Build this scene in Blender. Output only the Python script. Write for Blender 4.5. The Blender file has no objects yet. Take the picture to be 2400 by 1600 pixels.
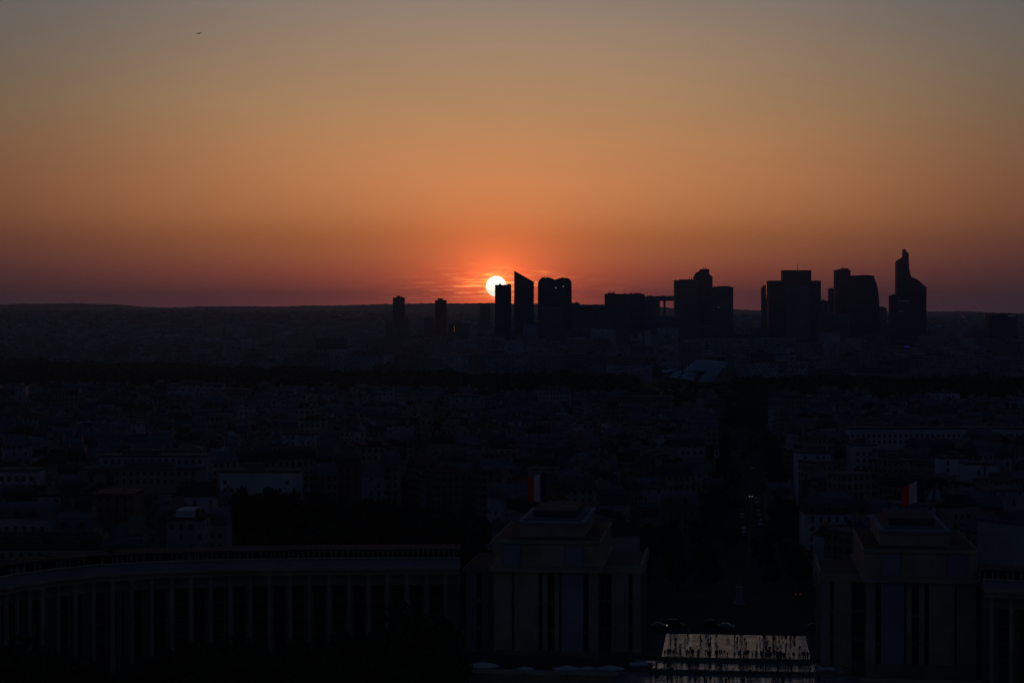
import bpy, bmesh, math, random
from mathutils import Vector, Matrix
R = math.radians
random.seed(7)
sc = bpy.context.scene
col = sc.collection

# ------------------------------------------------------------------ camera
F = 4666.7                       # focal length in pixels of the 2400 wide photograph
CAMZ = 85.0
PITCH = math.atan(78 / F)
cam_d = bpy.data.cameras.new('camera'); cam = bpy.data.objects.new('camera', cam_d); col.objects.link(cam)
cam.location = (0, 0, CAMZ); cam.rotation_euler = (math.pi / 2 - PITCH, 0, 0)
cam_d.sensor_width = 36; cam_d.lens = 70; cam_d.clip_start = 1; cam_d.clip_end = 60000
sc.camera = cam
sc.view_settings.view_transform = 'Standard'; sc.view_settings.look = 'None'
sc.view_settings.exposure = 0; sc.view_settings.gamma = 1
sc.render.engine = 'CYCLES'
sc.cycles.use_denoising = True
sc.cycles.max_bounces = 6; sc.cycles.volume_bounces = 1; sc.cycles.transparent_max_bounces = 8
sc.cycles.use_adaptive_sampling = False

# ------------------------------------------------------------------ world: sunset sky by direction
SUN_EL = (722 - 671) / F          # radians
SUN_AZ = (1163 - 1200) / F        # radians east of +Y
def lin(c): return tuple(((v / 255) / 12.92 if v <= 10.3 else (((v / 255) + .055) / 1.055) ** 2.4) for v in c)
W = bpy.data.worlds.new('World'); sc.world = W; W.use_nodes = True
nt = W.node_tree; nt.nodes.clear()
class NB:
    "tiny node builder"
    def __init__(s, tree): s.t = tree
    def n(s, kind, **kw):
        x = s.t.nodes.new(kind)
        for k, v in kw.items(): setattr(x, k, v)
        return x
    def put(s, sock, v):
        if hasattr(v, 'is_output') or isinstance(v, bpy.types.NodeSocket): s.t.links.new(v, sock)
        else: sock.default_value = v
    def m(s, op, a, b=0.0, c=None, clamp=False):
        x = s.n('ShaderNodeMath', operation=op); x.use_clamp = clamp
        s.put(x.inputs[0], a); s.put(x.inputs[1], b)
        if c is not None: s.put(x.inputs[2], c)
        return x.outputs[0]
    def sm(s, v, lo, hi):                      # smooth 0..1 between lo and hi
        x = s.n('ShaderNodeMapRange', interpolation_type='SMOOTHSTEP')
        s.put(x.inputs[0], v); s.put(x.inputs[1], lo); s.put(x.inputs[2], hi)
        return x.outputs[0]
    def ramp(s, v, lo, hi, stops):
        x = s.n('ShaderNodeMapRange'); s.put(x.inputs[0], v); s.put(x.inputs[1], lo); s.put(x.inputs[2], hi)
        r = s.n('ShaderNodeValToRGB'); s.t.links.new(x.outputs[0], r.inputs[0])
        el = r.color_ramp.elements
        while len(el) > 1: el.remove(el[-1])
        for i, (p, c) in enumerate(stops):
            e = el[0] if i == 0 else el.new((p - lo) / (hi - lo))
            e.position = (p - lo) / (hi - lo); e.color = (*c, 1)
        return r.outputs[0]
    def mix(s, f, a, b, blend='MIX'):
        x = s.n('ShaderNodeMix', data_type='RGBA', blend_type=blend); x.clamp_factor = False if blend == 'ADD' else True
        s.put(x.inputs[0], f); s.put(x.inputs[6], a if not isinstance(a, tuple) else (*a, 1)); s.put(x.inputs[7], b if not isinstance(b, tuple) else (*b, 1))
        return x.outputs[2]
    def noise(s, vec, scale, detail=2.0, rough=.5):
        x = s.n('ShaderNodeTexNoise'); s.put(x.inputs['Vector'], vec); x.inputs['Scale'].default_value = scale
        x.inputs['Detail'].default_value = detail; x.inputs['Roughness'].default_value = rough
        return x.outputs[0]
    def comb(s, a, b, c):
        x = s.n('ShaderNodeCombineXYZ'); s.put(x.inputs[0], a); s.put(x.inputs[1], b); s.put(x.inputs[2], c); return x.outputs[0]
    def sep(s, v):
        x = s.n('ShaderNodeSeparateXYZ'); s.put(x.inputs[0], v); return x.outputs
b = NB(nt)
tc = b.n('ShaderNodeTexCoord'); X, Y, Z = b.sep(tc.outputs['Generated'])
el = b.m('MULTIPLY', b.m('ARCSINE', Z), 180 / math.pi)
az = b.m('MULTIPLY', b.m('ARCTAN2', X, Y), 180 / math.pi)
azs = b.m('SUBTRACT', az, -0.25)
aaz = b.m('ABSOLUTE', azs)
def EL(py): return math.degrees(math.atan((722 - py) / F))
CENTRE = [(722, (.078, .022, .028)), (692, (.095, .027, .029)), (638, (.215, .056, .032)), (602, (.262, .086, .036)), (550, (.33, .115, .038)), (500, (.43, .168, .060)), (430, (.51, .213, .081)),
          (340, (.495, .236, .100)), (250, (.438, .248, .121)), (130, (.364, .238, .146)), (10, (.285, .218, .168))]      # linear sky colour above the sun, by photograph row
EDGE = [(p, lin(c)) for p, c in [(722, (42, 30, 38)), (700, (48, 31, 36)), (690, (53, 33, 37)), (640, (70, 42, 42)), (570, (94, 57, 45)), (500, (114, 73, 51)), (430, (122, 82, 59)), (340, (122, 91, 67)),
        (250, (116, 96, 75)), (130, (108, 97, 86)), (10, (99, 96, 94))]]
def stops(tab, extra): return [(EL(p), c) for p, c in tab] + extra
rc = b.ramp(el, -1.0, 12.0, stops(CENTRE, [(12.0, lin((120, 117, 119)))]))
re_ = b.ramp(el, -1.0, 12.0, stops(EDGE, [(12.0, lin((88, 90, 95)))]))
t = b.m('MULTIPLY_ADD', b.m('COSINE', b.m('MULTIPLY', b.m('MINIMUM', aaz, 15.2), math.pi / 15.2)), .5, .5)
skyc = b.mix(b.m('POWER', t, .66), re_, rc)
# the glow round the sun
daz = b.m('SUBTRACT', az, math.degrees(SUN_AZ)); de = b.m('SUBTRACT', el, math.degrees(SUN_EL))
r = b.m('SQRT', b.m('ADD', b.m('MULTIPLY', daz, daz), b.m('MULTIPLY', de, de)))
re2 = b.m('SQRT', b.m('ADD', b.m('MULTIPLY', b.m('MULTIPLY', daz, daz), .6), b.m('MULTIPLY', de, de)))
g1 = b.m('MINIMUM', b.m('MULTIPLY', b.m('EXPONENT', b.m('MULTIPLY', b.m('SQRT', re2), -2.3)), 5.6), .95)
skyc = b.mix(g1, skyc, (1.0, .14, .022), 'ADD')
# thin cloud streaks by the sun
sv = b.comb(b.m('MULTIPLY', az, .9), b.m('MULTIPLY', el, 9.0), 2.3)
st = b.sm(b.noise(sv, 1.3, 3.0, .55), .47, .66)
near = b.m('EXPONENT', b.m('MULTIPLY', b.m('ADD', b.m('MULTIPLY', b.m('MULTIPLY', daz, daz), .8), b.m('MULTIPLY', b.m('MULTIPLY', de, de), 7.0)), -1.0))
near2 = b.m('EXPONENT', b.m('MULTIPLY', b.m('ADD', b.m('MULTIPLY', b.m('MULTIPLY', daz, daz), .12), b.m('MULTIPLY', b.m('MULTIPLY', de, de), 4.0)), -1.0))
skyc = b.mix(b.m('MULTIPLY', st, b.m('ADD', b.m('MULTIPLY', near, .85), b.m('MULTIPLY', near2, .13))), skyc, (1.0, .42, .10), 'ADD')
def wisp(e0, width, a0, spread, amp):
    global skyc
    q1 = b.m('DIVIDE', b.m('SUBTRACT', de, e0), width); q2 = b.m('DIVIDE', b.m('SUBTRACT', daz, a0), spread)
    gsn = b.m('EXPONENT', b.m('MULTIPLY', b.m('ADD', b.m('MULTIPLY', q1, q1), b.m('MULTIPLY', q2, q2)), -1.0))
    skyc = b.mix(b.m('MULTIPLY', gsn, amp), skyc, (1.0, .45, .08), 'ADD')
wisp(.12, .022, -.45, .42, .75); wisp(.10, .018, .50, .35, .9); wisp(.34, .035, -.22, .20, .55); wisp(-.30, .025, -.75, .5, .18); wisp(.42, .02, 1.35, .22, .22)
# soft broad unevenness of the high haze
hv = b.comb(b.m('MULTIPLY', az, .10), b.m('MULTIPLY', el, .45), .7)
skyc = b.mix(1.0, skyc, b.mix(b.noise(hv, 1.0, 3.0), (.92, .92, .93), (1.08, 1.08, 1.07)), 'MULTIPLY')
# the sky outside the haze layer is brighter towards the horizon than it is seen through it
boost = b.ramp(el, -1.0, 12.0, [(EL(722), (1.04, .94, .86)), (EL(692), (.88, .76, .68)), (EL(640), (.70, .66, .63)), (EL(570), (.61, .60, .59)), (EL(430), (.54,) * 3), (EL(250), (.52,) * 3), (EL(10), (.512,) * 3)])
skyc = b.mix(1.0, skyc, b.mix(1.0, boost, boost, 'ADD'), 'MULTIPLY')
# halo and disc of the sun
halo = b.m('EXPONENT', b.m('MULTIPLY', b.m('MAXIMUM', b.m('SUBTRACT', r, .27), 0.0), -9.0))
skyc = b.mix(b.m('MULTIPLY', halo, .9), skyc, (1.0, .40, .06), 'ADD')
disc = b.sm(r, .312, .275)
skyc = b.mix(disc, skyc, (2.6, 2.35, 1.9))
# away from the sunset the sky is a dim blue dusk (physical sky, sun on the horizon)
nish = b.n('ShaderNodeTexSky', sky_type='NISHITA'); nish.sun_disc = False
nish.sun_elevation = SUN_EL; nish.sun_rotation = SUN_AZ; nish.altitude = 100
dusk = b.mix(1.0, nish.outputs[0], (.0008, .0012, .0022), 'MULTIPLY')
dusk = b.mix(1.0, dusk, (.0068, .0118, .0272), 'ADD')
fade_el = b.sm(el, 10.0, 17.0); fade_az = b.sm(aaz, 15.5, 27.0)
dark = b.m('MAXIMUM', fade_el, fade_az)
skyc = b.mix(dark, skyc, dusk)
bg = b.n('ShaderNodeBackground'); nt.links.new(skyc, bg.inputs[0]); bg.inputs[1].default_value = 1.0
wo = b.n('ShaderNodeOutputWorld'); nt.links.new(bg.outputs[0], wo.inputs[0])
W.cycles.sampling_method = 'MANUAL'; W.cycles.sample_map_resolution = 2048

# ------------------------------------------------------------------ sun lamp
sl = bpy.data.lights.new('sun', 'SUN'); sl.energy = .2; sl.angle = R(.6); sl.color = (1.0, .20, .06)
so = bpy.data.objects.new('sun', sl); col.objects.link(so)
sd = Vector((math.sin(SUN_AZ) * math.cos(SUN_EL), math.cos(SUN_AZ) * math.cos(SUN_EL), math.sin(SUN_EL)))
so.rotation_euler = (-sd).to_track_quat('-Z', 'Y').to_euler(); so.location = (0, 3000, 1500)

# ------------------------------------------------------------------ geometry helpers
cp, sp = math.cos(PITCH), math.sin(PITCH)
def ray(px, py):
    x = (px - 1200) / F; y = -(py - 800) / F
    return Vector((x, cp + y * sp, y * cp - sp))
def at(px, py, D):                 # the point at forward distance D seen at a photograph pixel
    d = ray(px, py); return Vector((0, 0, CAMZ)) + d * (D / d.y)
def zat(py, D): return at(1200, py, D).z
def xat(px, D): return at(px, 760, D).x
def lerp(a, b_, t_): return a + (b_ - a) * t_

def thing(name, label, cat, loc=(0, 0, 0), group=None, rz=0):
    o = bpy.data.objects.new(name, None); col.objects.link(o); o.empty_display_size = 2
    o.location = loc; o.rotation_euler = (0, 0, rz)
    return tag(o, label, cat, group)
def tag(o, label=None, cat=None, group=None, kind=None):
    if label: o['label'] = label
    if cat: o['category'] = cat
    if group: o['group'] = group
    if kind: o['kind'] = kind
    return o

class MB:
    "collects faces; every side face gets UVs in metres"
    def __init__(s): s.v = []; s.f = []; s.uv = []; s.mi = []
    def face(s, pts, mi=0, uv=None):
        i = len(s.v); s.v += [tuple(p) for p in pts]; s.f.append(tuple(range(i, i + len(pts)))); s.mi.append(mi)
        if uv is None:
            a, c = Vector(pts[0]), Vector(pts[1]); n = (c - a).cross(Vector(pts[-1]) - a)
            if abs(n.z) > abs(n.x) + abs(n.y): uv = [(p[0], p[1]) for p in pts]
            else:
                d = Vector((-n.y, n.x, 0)); d = d.normalized() if d.length > 1e-9 else Vector((1, 0, 0))
                uv = [(Vector(p).dot(d), p[2]) for p in pts]
        s.uv += uv
    def prism(s, poly, z0, z1, mi=0, cap=None, bot=False, u0=0.0):   # poly: CCW list of (x, y)
        n = len(poly); u = u0
        zt = z1 if isinstance(z1, (list, tuple)) else [z1] * n
        for i in range(n):
            a, c = poly[i], poly[(i + 1) % n]; L = math.hypot(c[0] - a[0], c[1] - a[1])
            za, zc = zt[i], zt[(i + 1) % n]
            s.face([(a[0], a[1], z0), (c[0], c[1], z0), (c[0], c[1], zc), (a[0], a[1], za)], mi, [(u, z0), (u + L, z0), (u + L, zc), (u, za)]); u += L
        s.face([(p[0], p[1], z) for p, z in zip(poly, zt)], mi if cap is None else cap, [(0, 0)] * n)
        if bot: s.face([(p[0], p[1], z0) for p in reversed(poly)], mi, [(0, 0)] * n)
    def box(s, x0, x1, y0, y1, z0, z1, mi=0, cap=None, bot=True): s.prism([(x0, y0), (x1, y0), (x1, y1), (x0, y1)], z0, z1, mi, cap, bot)
    def rbox(s, cx, cy, w, d, z0, z1, a, mi=0, cap=None, bot=True):
        s.prism(rect(cx, cy, w, d, a), z0, z1, mi, cap, bot)
    def frustum(s, p0, p1, z0, z1, mi=0, cap=None):
        n = len(p0)
        for i in range(n):
            j = (i + 1) % n
            s.face([(*p0[i], z0), (*p0[j], z0), (*p1[j], z1), (*p1[i], z1)], mi)
        s.face([(*p, z1) for p in p1], mi if cap is None else cap)
    def tube(s, a, c, r0, r1, n=8, mi=0):
        a, c = Vector(a), Vector(c); d = (c - a).normalized(); q = d.to_track_quat('Z', 'Y')
        A = [a + q @ Vector((math.cos(k * 2 * math.pi / n) * r0, math.sin(k * 2 * math.pi / n) * r0, 0)) for k in range(n)]
        B = [c + q @ Vector((math.cos(k * 2 * math.pi / n) * r1, math.sin(k * 2 * math.pi / n) * r1, 0)) for k in range(n)]
        for k in range(n):
            j = (k + 1) % n; s.face([A[k], A[j], B[j], B[k]], mi)
        s.face(list(reversed(A)), mi); s.face(B, mi)
    def build(s, name, mats, parent=None, smooth=False, weld=False):
        me = bpy.data.meshes.new(name); me.from_pydata(s.v, [], s.f)
        ul = me.uv_layers.new(name='UVMap'); flat = [c for p in s.uv for c in p]; ul.data.foreach_set('uv', flat)
        if not isinstance(mats, (list, tuple)): mats = [mats]
        for m_ in mats: me.materials.append(m_)
        me.polygons.foreach_set('material_index', s.mi)
        if weld:
            bm = bmesh.new(); bm.from_mesh(me); bmesh.ops.remove_doubles(bm, verts=bm.verts, dist=.002); bm.to_mesh(me); bm.free()
        if smooth: me.polygons.foreach_set('use_smooth', [True] * len(me.polygons))
        me.update()
        o = bpy.data.objects.new(name, me); col.objects.link(o)
        if parent: o.parent = parent
        return o
def rect(cx, cy, w, d, a):
    ca, sa = math.cos(a), math.sin(a)
    return [(cx + x * ca - y * sa, cy + x * sa + y * ca) for x, y in ((-w / 2, -d / 2), (w / 2, -d / 2), (w / 2, d / 2), (-w / 2, d / 2))]
def copy_tree(o, parent=None):
    c = o.copy(); col.objects.link(c)
    if parent is not None: c.parent = parent
    for ch in list(o.children): copy_tree(ch, c)
    return c

# ------------------------------------------------------------------ materials
def mat(name, color, rough=.7, spec=.3, metal=0.0, var=0.0, vscale=.3, emit=None, estr=0.0):
    m_ = bpy.data.materials.new(name); m_.use_nodes = True; n_ = NB(m_.node_tree); p = m_.node_tree.nodes['Principled BSDF']
    p.inputs['Base Color'].default_value = (*color, 1); p.inputs['Roughness'].default_value = rough
    p.inputs['Specular IOR Level'].default_value = spec; p.inputs['Metallic'].default_value = metal
    if var:
        g = n_.n('ShaderNodeNewGeometry'); f = n_.noise(g.outputs['Position'], vscale, 4.0, .6)
        lo = tuple(c * (1 - var) for c in color); hi = tuple(min(1, c * (1 + var)) for c in color)
        n_.put(p.inputs['Base Color'], n_.mix(n_.sm(f, .3, .7), lo, hi))
    if emit: p.inputs['Emission Color'].default_value = (*emit, 1); p.inputs['Emission Strength'].default_value = estr
    return m_
def facade(name, wall, win, du, dv, wu, wv, off=(0, 0), rough=.75, wrough=.25, blank=0.0, lit=0.0):
    "a wall with a grid of windows laid out in metres by UV"
    m_ = bpy.data.materials.new(name); m_.use_nodes = True; n_ = NB(m_.node_tree); p = m_.node_tree.nodes['Principled BSDF']
    uv = n_.n('ShaderNodeUVMap'); u, v, _ = n_.sep(uv.outputs[0])
    uu = n_.m('DIVIDE', n_.m('ADD', u, off[0]), du); vv = n_.m('DIVIDE', n_.m('ADD', v, off[1]), dv)
    fu = n_.m('ABSOLUTE', n_.m('SUBTRACT', n_.m('FRACT', uu), .5)); fv = n_.m('ABSOLUTE', n_.m('SUBTRACT', n_.m('FRACT', vv), .5))
    mk = n_.m('MULTIPLY', n_.m('LESS_THAN', fu, wu / 2), n_.m('LESS_THAN', fv, wv / 2))
    if blank:
        wn = n_.n('ShaderNodeTexWhiteNoise', noise_dimensions='2D'); n_.put(wn.inputs['Vector'], n_.comb(n_.m('FLOOR', uu), n_.m('FLOOR', vv), 0))
        mk = n_.m('MULTIPLY', mk, n_.m('GREATER_THAN', wn.outputs[0], blank))
    g = n_.n('ShaderNodeNewGeometry')
    f1 = n_.sm(n_.noise(g.outputs['Position'], .25, 3.0, .6), .3, .7); f2 = n_.sm(n_.noise(g.outputs['Position'], .018, 1.0, .5), .35, .65)
    base = n_.mix(f1, tuple(c * .72 for c in wall), tuple(min(1, c * 1.12) for c in wall))
    base = n_.mix(1.0, base, n_.mix(f2, (.72, .70, .70), (1.12, 1.12, 1.12)), 'MULTIPLY')
    n_.put(p.inputs['Base Color'], n_.mix(mk, base, win))
    n_.put(p.inputs['Roughness'], n_.m('MULTIPLY_ADD', mk, wrough - rough, rough)); p.inputs['Specular IOR Level'].default_value = .06
    return m_
M = {}
M['stone'] = mat('stone', (.45, .36, .24), .95, .04, var=.18, vscale=.15)
M['stone_dark'] = mat('dark_stone', (.24, .20, .155), .95, .04, var=.2, vscale=.2)  # darker stone tone for recessed walls, outer sides, bases and steps
M['stone_blue'] = mat('pale_grey_stone', (.33, .33, .34), .95, .04, var=.14, vscale=.1)
M['glassdark'] = mat('dark_glass', (.015, .017, .02), .2, .4)
M['zinc'] = mat('zinc', (.15, .158, .17), .85, .06, var=.18, vscale=.2)
M['zinc2'] = mat('zinc_dark', (.095, .10, .11), .85, .06, var=.2, vscale=.2)
M['slate'] = mat('slate', (.06, .063, .07), .85, .06, var=.2, vscale=.3)
M['tile'] = mat('clay_tile', (.17, .085, .06), .85, .15, var=.25, vscale=.4)
M['gravel'] = mat('roof_gravel', (.17, .163, .15), .95, .03, var=.2, vscale=.3)
M['asphalt_roof'] = mat('roof_felt', (.075, .075, .08), .95, .03, var=.2, vscale=.3)
M['white'] = mat('white_render', (.56, .56, .55), .9, .04, var=.12, vscale=.1)
M['chimney'] = mat('chimney_render', (.34, .28, .22), .85, .1, var=.2, vscale=.8)
M['pot'] = mat('clay_pot', (.28, .12, .07), .85, .1)
M['metal'] = mat('grey_metal', (.20, .20, .21), .5, .4, .3)
M['leaf'] = mat('foliage', (.035, .055, .022), .85, .1, var=.35, vscale=.25)
M['leaf2'] = mat('foliage_dark', (.028, .045, .02), .85, .1, var=.35, vscale=.2)
M['bark'] = mat('bark', (.06, .048, .036), .9, .1, var=.3, vscale=1.0)
M['asphalt'] = mat('asphalt', (.05, .05, .053), .95, .05, var=.15, vscale=.1)
M['grass'] = mat('grass', (.04, .06, .025), .95, .05, var=.3, vscale=.05)
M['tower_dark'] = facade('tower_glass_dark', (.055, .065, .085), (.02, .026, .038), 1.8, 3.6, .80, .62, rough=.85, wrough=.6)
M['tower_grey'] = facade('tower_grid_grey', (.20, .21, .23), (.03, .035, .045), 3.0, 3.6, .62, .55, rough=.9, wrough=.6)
M['tower_strip'] = facade('tower_bands', (.24, .25, .27), (.03, .04, .05), 60.0, 3.7, 1.1, .52, rough=.9, wrough=.6)
M['tower_vert'] = facade('tower_fins', (.22, .23, .26), (.03, .035, .045), 2.6, 90.0, .55, 1.1, rough=.9, wrough=.6)
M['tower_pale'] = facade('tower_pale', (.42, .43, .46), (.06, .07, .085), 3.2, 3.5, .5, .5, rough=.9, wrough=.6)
M['tower_blank'] = mat('tower_core', (.13, .13, .15), .95, .04, var=.15, vscale=.02)
WALLS = []
for i, (w, blank) in enumerate([((.50, .45, .36), .0), ((.42, .37, .30), .0), ((.58, .56, .52), .2), ((.34, .30, .25), .1), ((.56, .56, .56), .45), ((.30, .19, .13), .1), ((.46, .44, .42), .6)]):
    WALLS.append(facade('facade_%s' % ['cream', 'sand', 'pale', 'drab', 'white', 'brick', 'party'][i], w, (.06, .06, .065), 2.6 + .2 * (i % 3), 3.1, .42, .58, off=(i * .7, 0), blank=blank))
ROOFS = [M['zinc'], M['zinc2'], M['slate'], M['gravel'], M['asphalt_roof'], M['tile']]
WN = ['cream', 'sandy', 'pale', 'drab', 'white', 'brick', 'windowless']
RN = ['zinc', 'dark zinc', 'slate', 'gravel', 'black felt', 'red tile']

# ------------------------------------------------------------------ ground and hills
def interp(tab, x):
    if x <= tab[0][0]: return tab[0][1]
    for (a, va), (c, vc) in zip(tab, tab[1:]):
        if x <= c: return va + (vc - va) * (x - a) / (c - a)
    return tab[-1][1]
def smooth_interp(tab, x):
    if x <= tab[0][0]: return tab[0][1]
    for (a, va), (c, vc) in zip(tab, tab[1:]):
        if x <= c:
            t_ = (x - a) / (c - a); t_ = t_ * t_ * (3 - 2 * t_); return va + (vc - va) * t_
    return tab[-1][1]
FAR = [(-800, 722), (-200, 716), (0, 714), (60, 711.5), (150, 710.5), (250, 712), (350, 719), (410, 720), (520, 717), (620, 718), (740, 716), (850, 714), (950, 711), (1100, 710), (1300, 712), (1430, 713.5), (1520, 716),
       (1580, 722), (1720, 725), (1790, 727), (1900, 729), (2100, 730), (2240, 729), (2400, 734), (2900, 728), (3400, 730)]
NEAR = [(-800, 728), (0, 727), (400, 727.5), (700, 729), (850, 731), (1000, 736), (1200, 737), (1500, 737), (1800, 739), (2100, 741), (2400, 739), (3400, 742)]
DF, DN = 14000.0, 8600.0
def gh(px, D):
    wob = math.sin(px * .013 + D * .0011) * 4 + math.sin(px * .031 - D * .0017) * 2
    zn = zat(smooth_interp(NEAR, px), DN) + wob * .4; zf = zat(smooth_interp(FAR, px), DF) + math.sin(px * .045) * 1.5 + math.sin(px * .37) * 1.1 + math.sin(px * .23 + 1) * 1.3 + math.sin(px * .61 + 2) * .8
    return smooth_interp([(486, -.12), (2100, -.12), (3400, -18), (5600, -25), (6800, 5 + wob), (DN, zn), (10300, zn - 45), (12200, zf - 40), (DF, zf), (19000, zf - 150)], D) if D > 486 else (-6.5 if D < 479 else lerp(-6.5, -.12, (D - 479) / 7))
def ground_sheet(name, Ds, px0, px1, n, m_):
    mb = MB(); P = [[(D * (px0 + (px1 - px0) * i / n - 1200) / F, D, gh(px0 + (px1 - px0) * i / n, D)) for i in range(n + 1)] for D in Ds]
    for j in range(len(Ds) - 1):
        for i in range(n): mb.face([P[j][i], P[j][i + 1], P[j + 1][i + 1], P[j + 1][i]], 0, [(0, 0)] * 4)
    return mb.build(name, m_, smooth=True, weld=True)
mground = mat('ground_soil', (.07, .068, .062), .95, .02, var=.35, vscale=.01)
g = ground_sheet('ground', [60, 300, 470, 479, 486, 520, 800, 1500, 2100, 2500, 3000, 3400, 4200, 5000, 5600, 6200, 6800], -4600, 7000, 60, mground); tag(g, 'dark city ground reaching back to the suburbs', kind='structure')
mh = mat('hill_woods', (.045, .055, .035), .95, .05, var=.4, vscale=.004)
g = ground_sheet('hills', [6800, 7100, 7400, 7800, 8200, DN, 8900, 9400, 10300, 11000, 11600, 12200, 12800, 13400, DF, 14800, 16000, 19000], -4600, 7000, 2300, mh); tag(g, 'low wooded hills along the horizon', kind='structure')

# ------------------------------------------------------------------ palace frame: the camera stands on its axis
PA = math.atan((1722 - 1200) / F)
ca, sa = math.cos(PA), math.sin(PA)
def PF(u, v, z=0): return (u * ca + v * sa, -u * sa + v * ca, z)
def U(px, v): return v * math.tan(math.atan((px - 1200) / F) - PA)

# paving, road, avenue
def paving_mat():
    m_ = bpy.data.materials.new('polished_paving'); m_.use_nodes = True; n_ = NB(m_.node_tree); p = m_.node_tree.nodes['Principled BSDF']
    uv = n_.n('ShaderNodeUVMap'); u, v, _ = n_.sep(uv.outputs[0])
    fu = n_.m('FRACT', n_.m('DIVIDE', u, 6.0)); strip = n_.m('LESS_THAN', fu, .22)
    fv = n_.m('FRACT', n_.m('DIVIDE', v, 1.9)); joint = n_.m('MULTIPLY', n_.m('LESS_THAN', fv, .28), n_.m('SUBTRACT', 1.0, strip))
    wear = n_.sm(n_.noise(uv.outputs[0], .35, 4.0, .6), .35, .7)
    n_.put(p.inputs['Base Color'], n_.mix(joint, n_.mix(wear, (.22, .22, .22), (.32, .32, .32)), (.07, .07, .07)))
    n_.put(p.inputs['Roughness'], n_.m('ADD', n_.m('MULTIPLY_ADD', wear, .10, .20), n_.m('MULTIPLY', joint, .35)))
    p.inputs['Specular Tint'].default_value = (.78, .92, 1.0, 1)
    n_.put(p.inputs['Specular IOR Level'], n_.m('ADD', n_.m('MULTIPLY_ADD', joint, -.22, .30), n_.m('MULTIPLY', strip, .30)))
    return m_
M['paving'] = paving_mat()
def sheet(name, pts, m_, label, th=.0):
    mb = MB(); mb.face(pts, 0, [(p[0] * ca - p[1] * sa, p[0] * sa + p[1] * ca) for p in pts]); o = mb.build(name, m_); tag(o, label, kind='structure'); return o
def pquad(u0, u1, v0, v1, z): return [PF(u0, v0, z), PF(u1, v0, z), PF(u1, v1, z), PF(u0, v1, z)]
sheet('plaza', pquad(-17.6, 18.4, 485.2, 521, .02), M['paving'], 'polished pale paving of the upper esplanade between the two pavilions')
sheet('terrace', pquad(-24, 26, 471.8, 484.7, -.6), M['paving'], 'polished middle terrace one step below the esplanade')
sheet('lower_terrace', pquad(-27, 29, 440, 471.1, -1.2), M['paving'], 'lowest polished terrace at the bottom edge of the photo')
for q_, z_ in ((pquad(-24.2, 26.2, 471.7, 485.1, 0), -.61), (pquad(-27.2, 29.2, 439.9, 471.2, 0), -1.21)):
    mb = MB(); mb.prism([p[:2] for p in q_], -6.4, z_ - .01); tag(mb.build('terrace_base', M['stone_dark']), 'stone base under a terrace', kind='structure')
sheet('forecourt', pquad(-75, -17.6, 486.2, 521, -.03), mat('forecourt_gravel', (.12, .115, .105), .9, .1, var=.2, vscale=.3), 'dim gravel court beside the esplanade')
sheet('forecourt_gravel', pquad(18.4, 80, 486.2, 521, -.03), bpy.data.materials['forecourt_gravel'], 'dim gravel court beside the right pavilion')
sheet('road', pquad(-150, 150, 521, 585, -.05), M['asphalt'], 'wide dark road crossing behind the esplanade')
kerb = MB(); kerb.prism([p[:2] for p in pquad(-23, 23, 521, 521.6, 0)], -.1, .13); tag(kerb.build('kerb', M['stone_dark']), 'stone kerb between esplanade and road', kind='structure')
AV = [(1752, 1330), (1757, 1250), (1762, 1170), (1757, 1100), (1752, 1049), (1750, 1000)]
def gpt(px, py, z=0): d = ray(px, py); k = (z - CAMZ) / d.z; return Vector((0, 0, CAMZ)) + d * k
avp = [gpt(*p) for p in AV]
mb = MB()
for a, c in zip(avp, avp[1:]): mb.face([(a.x - 7, a.y, -.04), (a.x + 7, a.y, -.04), (c.x + 7, c.y, -.04), (c.x - 7, c.y, -.04)])
tag(mb.build('avenue', M['asphalt']), 'straight avenue running away between dark trees', kind='structure')
mb = MB()
for a, c in zip(avp, avp[1:]):
    n_ = int((c - a).length / 8)
    for k in range(n_):
        p = a.lerp(c, k / n_); q = a.lerp(c, (k + .4) / n_); mb.face([(p.x - .09, p.y, -.035), (p.x + .09, p.y, -.035), (q.x + .09, q.y, -.035), (q.x - .09, q.y, -.035)])
tag(mb.build('road_markings', mat('road_paint', (.35, .35, .34), .8, .05)), 'white dashes down the middle of the avenue', kind='structure')

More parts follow.
